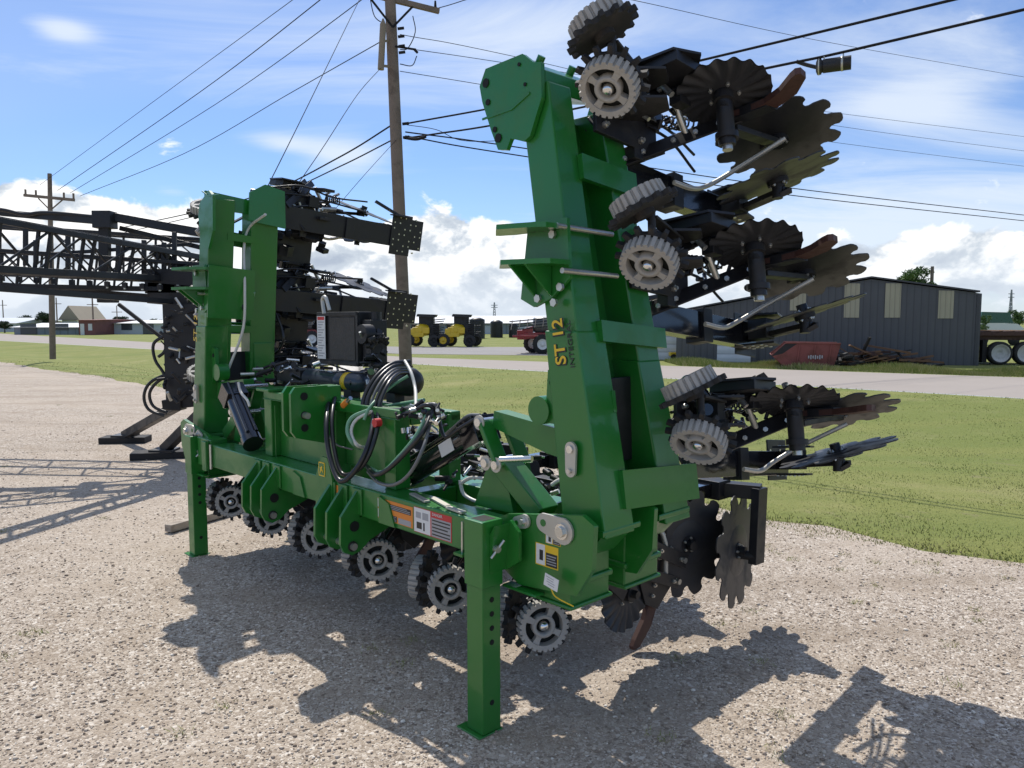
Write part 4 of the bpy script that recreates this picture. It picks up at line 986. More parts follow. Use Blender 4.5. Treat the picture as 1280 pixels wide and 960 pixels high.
m.beam(WB(-40, 352, 10.6), WB(235, 374, 11.0), .06, .06); m.beam(WB(60, 318, 11.0), WB(240, 305, 11.6), .06, .05); m.beam(WB(190, 312, 11.0), WB(240, 345, 11.3), .10, .14)
m.tube([WB(-60, 258, 11.4), WB(0, 262, 11.4), WB(30, 268, 11.4), WB(60, 266, 11.4), WB(128, 272, 11.3)], .03, 8, 0)
m.build('fold_linkage', ['black'], boom, .006)
for i in range(13):
    m = MB(); x = -20+i*22; y = 338+x*.055+6; m.cyl(WB(x, y, 10.4), WB(x, y+9, 10.4), .018, n=8, m=1); m.box(WB(x, y+4, 10.4), (.06, .05, .07), 0)
    m.build('spray_nozzle', ['black', 'bolt'], boom)
m = MB()
pb = G(222, 520); D0 = 10.9
m.beam(WB(222, 372, D0), WB(221, 512, D0), .20, .22, (0, 1, 0)); m.beam(WB(238, 372, D0+.1), WB(243, 500, D0+.1), .10, .2, (0, 1, 0)); m.box(WB(222, 352, D0), (.8, .3, .34)); m.beam(WB(190, 366, D0), WB(262, 372, D0), .3, .3)
m.beam(WB(148, 380, 10.9), WB(205, 424, 10.9), .05, .05); m.box(WB(135, 373, 10.9), (.22, .2, .12)); m.beam(WB(232, 372, D0), WB(258, 420, D0), .08, .09)
m.beam(WB(205, 506, D0), WB(262, 500, D0), .14, .14); 
m.build('mast', ['black'], boom, .01)
f1 = G(157, 553); f2 = G(206, 572)
m = MB(); m.beam(WB(231, 502, D0), f1-bo+Vector((0, 0, .12)), .13, .13); m.box(f1-bo+Vector((0, 0, .11)), (.34, .30, .05)); m.build('leg', ['black'], boom, .008)
m = MB(); m.beam(WB(256, 512, D0-.4), f2-bo+Vector((.0, 0, .12)), .13, .13); m.box(f2-bo+Vector((0, 0, .11)), (.34, .30, .05)); m.build('leg', ['black'], boom, .008)
m = MB(); rr = random.Random(5)
for k in range(110):
    c = WB(rr.uniform(206, 262), rr.uniform(385, 500), rr.uniform(10.2, 10.7)); d = Vector((rr.uniform(-1, 1), rr.uniform(-1, 1), rr.uniform(-1, 1))).normalized()*rr.uniform(.04, .2)
    m.cyl(c, c+d, rr.uniform(.008, .024), n=8, m=rr.choice((0, 0, 0, 1)))
m.box(WB(232, 440, 10.55), (.5, .2, 1.3)); m.build('valve_cluster', ['black', 'bolt'], boom)
for pts in ([(205, 420), (192, 430), (194, 450), (206, 470), (210, 500)], [(212, 466), (188, 478), (180, 495), (186, 512), (206, 520)], [(214, 468), (196, 478), (187, 492), (192, 508), (210, 516)], [(200, 415), (210, 425), (205, 440), (198, 446)]):
    m = MB(); m.tube([WB(x, y, 10.5) for x, y in pts], .022, 8, 0); m.build('hose', ['hose'], boom)
def block(f, lab, L, rz):
    m = MB(); m.box((0, 0, .05), (L, .34, .10)); o = m.build('support_block', ['block'], None, .012); o.location = (f.x, f.y, 0.004); o.rotation_euler = (0, 0, rz)
    tag(o, lab, 'block', 'blocks under the boom legs')
block(f1, 'black wooden block under the farther boom leg', .72, .1); block(f2, 'black wooden block under the nearer boom leg, closer to the green stand', .88, .3)
# plank on the ground beside the left stand
a, b = G(210, 667), G(312, 637); m = MB(); L = (b-a).length; m.box((0, 0, .045), (L, .09, .07)); m.box((.1, .10, .03), (L*.8, .05, .05))
o = m.build('wooden_plank', ['plank'], None, .006); c = (a+b)/2; o.location = (c.x, c.y, .004); o.rotation_euler = (0, 0, math.atan2(b.y-a.y, b.x-a.x)); tag(o, 'weathered grey timber lying on the gravel behind the left stand', 'plank')

# ------------------------------------------------------------ utility poles and wires
def upole(base, top, r0, r1, label, arm=None, name='utility_pole'):
    h = top.z; e = empty(name, (base.x, base.y, 0), 0, label, 'utility pole')
    m = MB(); d = top-base; k = [(r0, 0), (r0*.93, .25), ((r0+r1)/2, .6), (r1, 1)]
    vs = []; n = 18; prev = None
    pts = [Vector((d.x*t, d.y*t, h*t)) for _, t in k]
    for (q, t), p in zip(k, pts):
        for i in range(n): a = 2*PI*i/n; vs.append(p+Vector((q*math.cos(a), q*math.sin(a), 0)))
    m.add(vs, [(j*n+i, j*n+(i+1) % n, (j+1)*n+(i+1) % n, (j+1)*n+i) for j in range(3) for i in range(n)], 0, True); m.add(vs, [tuple(3*n+i for i in range(n))], 0)
    m.build('pole_shaft', ['wood'], e)
    return e
PD = 19.0
pbase = WP(509, 480, PD); pbase.z = -.15; ptop = WP(486, -40, PD)
P1 = upole(pbase, ptop, .165, .125, 'tall weathered wooden utility pole with crossarm rising behind the toolbar')
def pl(px, py, D=PD): return WP(px, py, D)-Vector((pbase.x, pbase.y, 0))
ca = pl(424, -17, 18.6); cb = pl(549, 14, 19.4)
m = MB(); m.beam(ca, cb, .10, .12); m.build('crossarm', ['wood'], P1, .006)
m = MB()
for x, y, D_ in ((463, -2, 18.8), (518, 6, 19.2)): m.beam(pl(x, y, D_), pl(491, 34, PD-.12), .02, .05)
for t in (.12, .42, .66, .96):
    p = ca.lerp(cb, t); m.cyl(p+Vector((0, 0, .06)), p+Vector((0, 0, .22)), .035, .022, n=10)
m.build('brace', ['wire'], P1)
m = MB(); q0 = pl(479, 30, PD-.35); q1 = pl(476, 87, PD-.35); m.cyl(q0, q1, .075, n=14); m.cyl(q0, q0+Vector((0, 0, .12)), .06, .02, n=12); m.beam(pl(478, 52, PD-.3), pl(490, 50, PD), .05, .05); m.beam(pl(477, 82, PD-.3), pl(492, 84, PD), .05, .05)
m.build('cable_terminal', [pmat('terminal_tan', (.24, .19, .13), .6)], P1)
m = MB(); m.beam(pl(494, 58, PD-.15), pl(520, 62, PD-.15), .04, .04); m.cyl(pl(518, 62, PD-.15), pl(522, 66, PD-.15), .03, n=8)
for y in (36, 46, 58, 66, 155, 172): m.cyl(pl(497+(y-36)*.05, y, PD-.18), pl(505+(y-36)*.05, y-1, PD-.18), .035, n=8)
m.tube([pl(516, 20), pl(519, 40), pl(510, 60), pl(500, 62)], .012, 5, 0); m.tube([pl(500, 80), pl(515, 82), pl(521, 70)], .012, 5, 0); m.tube([pl(462, -5), pl(468, 20), pl(480, 30)], .012, 5, 0)
m.build('line_bracket', ['wire'], P1)
b2 = G(66, 449); t2 = WP(62, 217, b2.y)
P2 = upole(b2, t2, .15, .10, 'distant wooden utility pole with a single crossarm standing in the grass at far left')
m = MB(); o2 = Vector((b2.x, b2.y, 0)); m.beam(WP(30, 244, b2.y)-o2, WP(93, 250, b2.y)-o2, .12, .14); m.beam(WP(48, 248, b2.y)-o2, WP(62, 262, b2.y)-o2, .05, .05); m.beam(WP(78, 250, b2.y)-o2, WP(64, 262, b2.y)-o2, .05, .05)
for x, y in ((32, 243), (45, 244), (80, 247), (92, 248)): p = WP(x, y, b2.y)-o2; m.cyl(p, p+Vector((0, 0, .25)), .05, n=6)
m.build('crossarm', ['wood'], P2)
nw_ = [0]
def wire(pts, r, lab, mat='wire'):
    P = [WP(*p) for p in pts]; base = P[0].copy(); m = MB(); m.tube([p-base for p in P], r, 6, 0, sub=8)
    o = m.build('power_line', [mat], None); o.location = base; tag(o, lab, 'wire', 'overhead wires'); return o
tb = b2.y
wire([(425, -45, 18.7), (371, -4, 21), (215, 110, 29), (50, 231, tb)], .010, 'uppermost thin wire at left, sloping down to the far crossarm')
wire([(470, -60, 18.9), (400, 0, 21), (250, 115, 29), (72, 238, tb)], .014, 'second wire from the top sloping down to the far pole, just below the uppermost one')
wire([(500, -45, 19.1), (449, 2, 21), (270, 130, 30), (88, 241, tb)], .013, 'third wire down from the tall pole to the far pole')
wire([(476, 52, PD-.3), (360, 118, 24), (230, 192, 31), (100, 245, tb)], .012, 'lowest long wire from the tan pole terminal to the far pole')
wire([(452, -6, 18.6), (415, 70, 15), (372, 158, 12), (310, 282, 9.6)], .007, 'steep thin wire falling from the top of the tall pole towards the left wing')
wire([(477, 84, PD-.3), (447, 118, 16), (400, 190, 13), (330, 290, 10)], .007, 'steep thin wire falling from the bottom of the tan terminal')
wire([(495, 153, PD), (425, 196, 22), (335, 240, 27), (240, 266, 34), (150, 285, 45)], .022, 'upper of two heavy cables leaving the tall pole to the left')
wire([(496, 172, PD), (425, 208, 22), (345, 243, 27), (250, 269, 34), (150, 292, 45)], .018, 'lower of two heavy cables leaving the tall pole to the left')
wire([(498, 172, PD), (450, 225, 17), (395, 290, 15)], .006, 'short thin service wire dropping left from the tall pole')
wire([(505, 155, PD), (640, 130, 16.5), (840, 84, 13.2), (1190, 0, 10.3), (1420, -58, 9)], .020, 'upper thick cable running from the tall pole to the top right')
wire([(505, 173, PD), (540, 168, 18.4), (640, 152, 16.5), (945, 88, 12.2), (1050, 66, 11.5), (1280, 12, 10.2), (1420, -22, 9.4)], .020, 'lower thick cable to the right, the one carrying the splice case')
wire([(505, 172, PD-.1), (520, 174, 18.6), (532, 171, 18.4)], .035, 'short loop of bundled cable clipped at the tall pole')
wire([(508, 156, PD), (545, 162, 19), (575, 175, 19), (620, 176, 19), (700, 168, 18)], .008, 'thin slack drop wire sagging right of the tall pole')
wire([(507, 170, PD), (640, 193, 22), (980, 243, 30), (1280, 276, 38)], .018, 'lower of two close wires crossing right of the wing')
wire([(507, 165, PD), (640, 183, 22), (980, 234, 30), (1290, 270, 38)], .018, 'upper of two close wires crossing right of the wing')
wire([(519, 62, PD), (640, 80, 23), (960, 130, 33), (1290, 172, 44)], .009, 'first of three faint wires at mid height on the right')
wire([(500, 43, PD), (640, 70, 23), (1000, 150, 33), (1290, 190, 44)], .009, 'second of three faint wires at mid height on the right')
wire([(500, 89, PD), (640, 112, 23), (1000, 172, 33), (1290, 209, 44)], .009, 'lowest of three faint wires at mid height on the right')
wire([(548, 10, 19.4), (640, -12, 19), (760, -6, 24), (1020, 50, 34), (1290, 98, 46)], .010, 'faint wire crossing the upper right corner of the sky')
# splice case hanging on the lower cable
sc = WP(1040, 81, 11.6); a = WP(1020, 84, 11.7)-sc; b = WP(1064, 78, 11.5)-sc
m = MB(); d = (b-a).normalized(); m.lathe(a, d, [(0, 0), (.07, .0), (.115, .02), (.115, .07), (.09, .08), (.09, .12)], 20, 0); m.cyl(a+d*.10, b, .10, n=20, m=0)
m.lathe(a, d, [(.118, .03), (.120, .03), (.120, .05), (.118, .05)], 20, 1); m.lathe(a, d, [(.102, .34), (.106, .34), (.106, .37), (.102, .37)], 20, 1)
for x, y in ((1030, 70), (1054, 66)): m.beam(WP(x, y, 11.6)-sc, WP(x+1, y+12, 11.6)-sc, .015, .015, m=1)
m.tube([a, WP(1008, 81, 11.8)-sc, WP(996, 77, 11.9)-sc], .03, 8, 0)
o = m.build('splice_case', ['black', 'zinc'], None); o.location = sc; tag(o, 'black cylindrical cable splice case hung from the thick wire', 'cable closure')

# ------------------------------------------------------------ grey metal building
def panelmat(name, c, f=8, horiz=False):
    m_ = bpy.data.materials.new(name); m_.use_nodes = True; t = NT(m_.node_tree); b = t.n['Principled BSDF']; tc = t.new('ShaderNodeTexCoord')
    wv = t.new('ShaderNodeTexWave', wave_type='BANDS'); wv.bands_direction = 'Z' if horiz else 'X'; wv.inputs['Scale'].default_value = f; t.link(tc.outputs['Object'], wv.inputs['Vector'])
    n = t.noise(tc.outputs['Object'], 1.2, 5, .6); col = t.mix(n, tuple(x*.85 for x in c), tuple(x*1.12 for x in c)); col = t.mix(t.math('MULTIPLY', t.step(wv.outputs[1], .0, .15), 1), tuple(x*.7 for x in c), col)
    t.link(col, b.inputs['Base Color']); b.inputs['Roughness'].default_value = .5
    bn = t.new('ShaderNodeBump'); bn.inputs['Strength'].default_value = .6; bn.inputs['Distance'].default_value = .03; t.link(wv.outputs[1], bn.inputs['Height']); t.link(bn.outputs[0], b.inputs['Normal']); return m_
M['wall'] = panelmat('grey_wall_panel', (.082, .082, .088), 1.1); M['lite'] = panelmat('tan_light_panel', (.40, .36, .25), 1.6); M['gdoor'] = panelmat('white_door_panel', (.62, .64, .66), .8, True); M['rooft'] = pmat('roof_trim', (.05, .05, .055), .5)
PRt = G(1223, 457); D1 = PRt.y
pA = Vector((PRt.x, PRt.y, 0)); pB = WP(822, 450, 37.6); pB.z = 0
bl = empty('metal_building', pA, 0, 'dark grey ribbed metal building with tan light panels across the road', 'building')
ux = (pB-pA).normalized(); nrm = Vector((ux.y, -ux.x, 0));
if nrm.y > 0: nrm = -nrm
def onwall(px, py, out=0.0):
    d = ray(px, py); o = Vector((0, 0, CAM_H)); t = (pA+nrm*out-o).dot(nrm)/d.dot(nrm); p = o+d*t-pA; return (p.dot(ux), p.z)
uz = Vector((0, 0, 1))
roofline = [onwall(1224, 367), onwall(1089, 349), onwall(948, 372), onwall(846, 391)]
wl = [(0, -.1), (onwall(846, 391)[0], -.1)]+[roofline[3], roofline[2], roofline[1], (0, roofline[0][1])]
m = MB(); back = -nrm*16
m.poly(wl, back/2*1.0, ux, uz, 16.0); m.build('wall', ['wall'], bl)
m = MB(); w2 = [onwall(846, 390), onwall(780, 390)]; m.poly([(w2[0][0]+.02, -.1), (w2[1][0], -.1), (w2[1][0], w2[1][1]), (w2[0][0]+.02, w2[0][1])], back/2-nrm*.4, ux, uz, 14); m.build('white_annex', ['gdoor'], bl)
m = MB()
for (a, b) in zip(roofline, roofline[1:]):
    p = ux*a[0]+uz*(a[1]+.06); q = ux*b[0]+uz*(b[1]+.06); c = (p+q)/2
    d = (q-p); n2 = d.cross(-nrm).normalized()
    vs = [p+nrm*.15, q+nrm*.15, q-nrm*16.2, p-nrm*16.2]; m.add([v for v in vs]+[v+uz*.07 for v in vs], [(0, 1, 2, 3), (4, 5, 6, 7), (0, 1, 5, 4), (1, 2, 6, 5), (2, 3, 7, 6), (3, 0, 4, 7)], 0)
m.build('roof', ['rooft'], bl)
m = MB()
for x in (1221.5, 948): a = onwall(x, 400)[0]; m.box(ux*a+nrm*.02+uz*(1.55), (.12, .05, 3.1), 0, Matrix((ux, -nrm, uz)).transposed())
m.build('corner_trim', ['rooft'], bl)
for x0, x1, y0, y1 in ((988, 1007, 361, 388), (1056, 1073.5, 354, 397), (1107, 1125, 354, 397), (1173.5, 1191, 363, 398)):
    a = onwall(x0, y0); b = onwall(x1, y1); m = MB(); m.poly([(a[0], b[1]), (b[0], b[1]), (b[0], a[1]-.02), (a[0], a[1])], nrm*.02, ux, uz, .03); m.build('light_panel', ['lite'], bl)
for x0, x1, y0, y1 in ((897, 938, 411, 455),):
    a = onwall(x0, y0); b = onwall(x1, y1); m = MB(); m.poly([(a[0], 0), (b[0], 0), (b[0], a[1]), (a[0], a[1])], nrm*.02, ux, uz, .03); m.build('garage_door', ['gdoor'], bl)

# scrap bin
rb = G(1000, 459); e = empty('scrap_bin', (rb.x, rb.y-.6, 0), math.atan2(ux.y, ux.x)+PI, 'rusty red open-top scrap bin with slanted front beside the grey building', 'skip')
M['scrapd_opening'] = pmat('scrap_dark_and_opening_shade', (.02, .018, .018), .8, var=.4); M['binred'] = pmat('bin_red', (.20, .055, .045), .7, var=.2, vscale=2, dirt=(.09, .05, .035), dscale=1.5, damt=.6)
s_ = rb.y/960.
m = MB(); prof = [(-1.15, .0), (.95, 0), (1.35, .93), (-.9, .93), (-1.45, .55)]
prof = [(-.85, .0), (1.0, 0), (1.25, .98), (-.85, 1.0), (-1.4, .52)]
for y0 in (-.65, .65): m.poly(prof, (0, y0, .06), (1, 0, 0), (0, 0, 1), .04)
for (a, b) in ((0, 1), (1, 2), (4, 0)):
    p, q = prof[a], prof[b]; m.beam((p[0], 0, p[1]+.06), (q[0], 0, q[1]+.06), 1.26, .04)
m.add([(-1.40, -.672, .50), (-.86, -.672, 1.03), (-.40, -.672, 1.03), (-.95, -.672, .62)], [(0, 1, 2, 3)], 1); m.beam((-.85, -.68, 1.07), (1.26, -.68, 1.05), .07, .05); m.beam((-.85, .68, 1.07), (1.26, .68, 1.05), .07, .05)  # flat dark face paints the shaded interior of the slanted opening
for x in (-.4, .2, .8): m.beam((x, -.69, .1), (x+.1, -.69, 1.0), .05, .06, (1, 0, 0))
m.build('bin_body', ['binred', 'scrapd_opening'], e, .01)
m = MB(); rr = random.Random(4)
for i in range(7): m.box((.05+.085*i, -.735, .50+rr.uniform(-.01, .01)), (.05, .004, .12+.05*(i % 2)), 0)
m.build('worn_marking', ['grey'], e)
# dark heap and scrap timber
def heap(name, lab, cat, c, n, sx, sz, mats, ln, seed):
    rr = random.Random(seed); m = MB()
    for k in range(n):
        u = rr.uniform(-1, 1); z = rr.uniform(.03, sz*(1-abs(u)*.75)); p = Vector((u*sx, rr.uniform(-.5, .5), z)); d = Vector((rr.uniform(-1, 1), rr.uniform(-.4, .4), rr.uniform(-.15, .15))).normalized()*rr.uniform(*ln)
        m.beam(p-d/2, p+d/2, rr.uniform(.06, .2), rr.uniform(.04, .1), m=rr.randrange(len(mats)))
    o = m.build(name, mats, None); o.location = (c.x, c.y, 0); tag(o, lab, cat); return o
M['scrapw'] = pmat('scrap_timber', (.16, .085, .045), .85, var=.4, vscale=3)
heap('timber_pile', 'low pile of rusty beams and old timber against the grey wall', 'scrap pile', G(1100, 457.5), 60, 1.7, .85, ['scrapw', 'scrapd_opening', 'rust', 'scrapw'], (.8, 2.2), 2)
heap('scrap_heap', 'small black heap of scrap between the red bin and the timber pile', 'scrap pile', G(1050, 458), 50, .9, .62, ['scrapd_opening', 'rubber'], (.3, .7), 3)
heap('scrap_heap', 'short row of dark bits of iron in the grass right of the timber pile', 'scrap pile', G(1148, 457.5), 16, .9, .30, ['scrapd_opening'], (.2, .5), 8)
gb = G(880, 451); m = MB(); m.poly([(-.42, .05), (.42, .05), (.5, .72), (-.5, .72)], (0, 0, 0), (1, 0, 0), (0, 0, 1), .7); m.box((0, 0, .75), (1.06, .76, .06)); m.box((0, -.36, .5), (.9, .03, .06)); o = m.build('waste_bin', [pmat('bin_green', (.015, .10, .05), .5)], None, .015); o.location = (gb.x, gb.y, 0); tag(o, 'small dark green waste bin before the grey wall', 'bin')
yb = G(848, 450); m = MB(); m.box((0, 0, .3), (.9, .5, .18)); m.box((.2, 0, .48), (.4, .4, .2)); m.cyl((-.3, -.26, .16), (-.3, -.30, .16), .15, n=14, m=1); m.cyl((.3, -.26, .16), (.3, -.30, .16), .15, n=14, m=1); o = m.build('yellow_mower', ['yellow', 'rubber'], None, .02); o.location = (yb.x, yb.y, 0); tag(o, 'low yellow mower parked by the white annex', 'mower')

# flatbed trailer and wheels at the right edge
tr = G(1250, 456); e = empty('flatbed_trailer', (tr.x, tr.y, 0), -.12, 'rusty flatbed trailer with dusty white truck wheels right of the grey building', 'trailer')
m = MB(); m.bb(-1.15, 5, -.1, 2.2, 1.30, 1.50); m.bb(-1.15, 5, .2, .5, 1.10, 1.29); m.bb(-1.15, 5, 1.6, 1.9, 1.1, 1.29)
for i in range(12): m.bb(-1.1+.5*i, -1.0+.5*i, -.12, 2.2, 1.501, 1.53, 1)
m.build('deck', ['rust', 'scrapw'], e, .01)
M['rimw'] = pmat('rim_dusty_white', (.50, .49, .47), .6, var=.15, vscale=5, dirt=(.28, .25, .21), dscale=4, damt=.5)
for x, y in ((-.05, 0), (1.05, .03)):
    m = MB(); m.lathe((0, 0, 0), (0, -1, 0), [(.0, .02), (.10, .02), (.12, .06), (.22, .03), (.34, .08), (.36, .13), (.40, .14)], 28, 1); m.lathe((0, .25, 0), (0, -1, 0), [(.30, .0), (.50, .02), (.52, .08), (.52, .32), (.50, .37), (.42, .40), (.39, .38)], 32, 0)
    w_ = m.build('wheel', ['rubber', 'rimw'], e); w_.location = (x, y, .52)
m = MB(); m.bb(-.5, 1.6, .1, 2.0, .50, .60); m.bb(-.75, -.55, .05, .35, .1, 1.1); m.build('axle_frame', ['scrapd_opening'], e, .01)
cc = WP(1240, 400, 62); e = empty('parked_truck', (cc.x, cc.y, 0), 0, 'white truck cab with a dark green cap parked behind the trailer', 'truck')
m = MB(); m.poly([(-1.9, .5), (2.0, .5), (2.0, 1.35), (1.5, 1.7), (-1.9, 1.75)], (0, 0, 0), (1, 0, 0), (0, 0, 1), 1.8); m.build('truck_body', ['white'], e, .05)
m = MB(); m.poly([(-1.5, 1.76), (1.2, 1.76), (.9, 2.6), (-1.3, 2.65)], (0, 0, 0), (1, 0, 0), (0, 0, 1), 1.6); m.build('cab', [pmat('cap_green', (.03, .10, .07), .3)], e, .04)
for x in (-1.2, 1.3): m = MB(); m.lathe((0, -.7, 0), (0, -1, 0), [(0, .3), (.22, .3), (.25, .26), (.40, .26), (.42, .2), (.42, 0)], 20, 0); w_ = m.build('wheel', ['rubber'], e); w_.location = (x, 0, .42)

# ------------------------------------------------------------ machines on the far lot
def tyre(parent, c, r, w_, rim, ax=(0, -1, 0), rr_=.55):
    m = MB(); m.lathe((0, 0, 0), ax, [(0, w_*.40), (r*.16, w_*.5), (r*.2, w_*.2), (r*rr_*.9, w_*.3), (r*rr_, w_*.5)], 20, 1); m.lathe((0, 0, 0), ax, [(r*rr_, w_*.5), (r*.9, w_*.5), (r, w_*.35), (r, -w_*.35), (r*.9, -w_*.5), (r*.2, -w_*.5)], 24, 0)
    for i in range(16):
        t = 2*PI*i/16; m.box((r*1.0*math.cos(t), 0, r*1.0*math.sin(t)), (.10*r, w_*.9, .08*r), 0, Matrix.Rotation(-t, 3, 'Y'))
    o = m.build('wheel', ['rubber', rim], parent); o.location = c; return o
def red_sprayer(px, py, lab, sc, rz=0.0):
    g = G(px, py); e = empty('red_sprayer', (g.x, g.y, 0), rz, lab, 'sprayer', 'red self-propelled sprayers on the far lot'); e.scale = (sc,)*3
    m = MB(); m.bb(-1.2, 3.0, .2, 1.6, .95, 1.35); m.bb(-1.6, -1.0, .3, 1.5, .9, 1.5); m.bb(-1.9, 2.6, -.1, .1, 1.05, 1.2); m.poly([(-1.5, 1.3), (-.6, 1.35), (-.6, 1.75), (-1.2, 1.6)], (0, .9, 0), (1, 0, 0), (0, 0, 1), 1.1); m.build('chassis', [M['spred']], e, .03)
    m = MB(); m.lathe((-.6, .9, 1.85), (1, 0, 0), [(0, 0), (.4, .04), (.52, .2), (.52, 1.6), (.4, 1.8), (0, 1.85)], 20, 0); m.build('tank', [M['tankgrey']], e)
    m = MB(); m.poly([(1.5, 1.4), (2.7, 1.4), (2.9, 2.2), (2.6, 2.6), (1.6, 2.6)], (0, .9, 0), (1, 0, 0), (0, 0, 1), 1.2); m.build('cab', ['blackg'], e, .04)
    m = MB()
    for k in range(4): m.beam((-2.1, -.4+.3*k, 1.5+.18*k), (2.8, -.5+.3*k, 2.0+.16*k), .07, .07)
    for k in range(8): m.beam((-2.0+.5*k, -.4, 1.5+.05*k), (-1.9+.5*k, .2, 2.1+.05*k), .05, .05)
    m.build('folded_boom', ['black'], e)
    for x, y in ((.0, 0), (-.55, 1.9), (2.5, 0), (2.0, 1.9)): tyre(e, (x, y, .62), .62, .38, 'white')
    return e
M['spred'] = pmat('sprayer_red', (.28, .012, .02), .35, coat=.4); M['tankgrey'] = pmat('tank_grey', (.16, .17, .18), .4)
red_sprayer(678, 442.5, 'red sprayer with big white-hubbed wheels partly behind the right wing', .93)
red_sprayer(390, 433.5, 'red sprayer with black folded boom seen behind the left wing', .95, .35)
M['jdyel'] = pmat('machine_yellow', (.62, .42, .01), .4, coat=.3)
def yel(px, py, lab):
    g = G(px, py); e = empty('yellow_tractor', (g.x, g.y, 0), .0, lab, 'tractor', 'yellow machines on the far lot')
    m = MB(); m.lathe((-.15, 0, 1.25), (.6, 1, 0), [(0, -.5), (.34, -.42), (.46, -.1), (.44, .8), (0, 1.0)], 14, 0); m.bb(-.75, .5, -.45, .0, 1.0, 1.45, 0); m.bb(-1.0, .1, -.5, -.1, .75, 1.05, 0); m.bb(-.95, -.55, -.5, .2, 1.0, 1.35, 0); m.build('hood', ['jdyel'], e, .02)
    m = MB(); m.bb(-.35, .75, .3, 1.4, 1.6, 2.25); m.poly([(-.5, 2.25), (.9, 2.2), (1.0, 2.4), (-.4, 2.45)], (0, .6, 0), (1, 0, 0), (0, 0, 1), 1.4); m.bb(-.9, -.6, .2, .4, .9, 1.7); m.bb(.4, 1.2, .2, .9, .6, 1.7)
    for k in range(9): m.beam((.6, .3, .7+.16*k), (1.5+.1*(k % 3), -.3, .8+.16*k), .07, .07)
    m.build('black_cab', ['black'], e, .02)
    for x, y, r in ((-1.1, -.4, .5), (.85, -.4, .45), (-.7, 1.5, .5), (1.2, 1.4, .5)): tyre(e, (x, y, r), r, .34, 'jdyel' if x < 0 else 'rubber')
yel(529, 433.5, 'yellow tractor with black implement, the left one beside the utility pole'); yel(573, 433.5, 'yellow tractor with black implement, the right one beside the black tanks')
for x0, x1, y0, lab, D_ in ((587, 606, 397, 'widest of the three black storage tanks, next to the yellow tractor', 84), (613, 628.5, 400, 'middle black storage tank of the three', 88), (636, 647.5, 404, 'smallest black storage tank, nearest the red sprayer', 88)):
    a = WP(x0, 419, D_); b = WP(x1, y0, D_); r = (b.x-a.x)/2; m = MB(); h_ = b.z; m.lathe((0, 0, 0), (0, 0, 1), [(r, 0)]+[(r*(1+.012*(i % 2)), .2+(h_-.5)*i/9) for i in range(10)]+[(r*.98, h_-.2), (r*.4, h_), (0, h_)], 24, 0)
    o = m.build('storage_tank', ['black'], None); o.location = ((a.x+b.x)/2, D_, 0); tag(o, lab, 'tank', 'black tanks beyond the far lot')

# ------------------------------------------------------------ far buildings, trees, masts
def far_box(name, lab, px0, px1, ytop, ybase, D_, mat, roofmat=None, ridge=0, depth=12, cat='building', grp=None):
    a = WP(px0, ybase, D_); b = WP(px1, ytop, D_); e = empty(name, (a.x, D_, 0), 0, lab, cat, grp); W_ = b.x-a.x; h_ = b.z
    m = MB(); m.bb(0, W_, 0, depth, -.1, h_); m.build('wall', [mat], e)
    if roofmat:
        m = MB(); rz_ = WP(px0, ytop-ridge, D_).z-h_
        vs = [(-.4, -.5, h_), (W_+.4, -.5, h_), (W_+.4, depth+.5, h_), (-.4, depth+.5, h_), (-.4, depth/2, h_+rz_), (W_+.4, depth/2, h_+rz_)]
        m.add(vs, [(0, 1, 5, 4), (2, 3, 4, 5), (0, 4, 3), (1, 2, 5), (0, 3, 2, 1)]); m.build('roof', [roofmat], e)
    return e, W_, h_
M['fwhite'] = pmat('far_white', (.70, .70, .68), .5, var=.05, vscale=.2); M['fgrey'] = panelmat('far_grey_wall', (.22, .25, .28), .3); M['fsil'] = pmat('far_silver', (.50, .53, .56), .5, var=.1, vscale=.3); M['fbrick'] = pmat('far_brick', (.22, .09, .08), .8, var=.4, vscale=1.2); M['ftan'] = pmat('far_tan', (.36, .30, .22), .8, var=.15, vscale=.5); M['fglass'] = pmat('far_glass', (.05, .06, .07), .2)
e, W_, h_ = far_box('warehouse', 'long low warehouse with bright white roof behind the yellow tractors', 505, 850, 404, 419, 110, 'fgrey', 'fwhite', 10, 26)
for i in range(8): m = MB(); m.bb(2+4.6*i, 4.4+4.6*i, -.06, -.02, 0, 1.2); m.build('bay_door', ['fsil'], e)
e, W_, h_ = far_box('grey_shed', 'plain tan and grey shed behind the left wing', 325, 400, 401, 426, 75, 'ftan', 'fsil', 6, 14)
m = MB(); m.bb(.2, W_-.2, -.05, -.01, 0, h_*.5); m.build('lower_siding', ['fgrey'], e)
grp = 'low buildings along the far left road'
for i, (x0, x1, yt, yb, D_, mt, rm, rd, lab) in enumerate([(-160, 20, 404, 417, 130, 'fsil', 'fsil', 7, 'pale low building at the very left edge of the photo'), (18, 98, 409, 419, 105, 'fgrey', 'fwhite', 5, 'long low building with bright white roof left of the brick front'), (99, 118, 400, 418, 103, 'fbrick', 'fbrick', 1, 'small building with dark red brick front'), (120, 200, 404, 418, 108, 'fsil', 'fwhite', 4, 'silver low building just right of the brick front'), (202, 330, 404, 420, 112, 'fgrey', 'ftan', 7, 'grey low building with tan roof behind the boom mast')]):
    e, W_, h_ = far_box('low_building', lab, x0, x1, yt, yb, D_, mt, rm, rd, 14, 'building', grp)
    k = max(2, int(W_/3))
    for j in range(k): m = MB(); m.bb(W_*(j+.2)/k, W_*(j+.7)/k, -.06, -.02, .6 if j % 2 else 0, 1.5); m.build('window', ['fglass' if i % 2 else 'fwhite'], e)
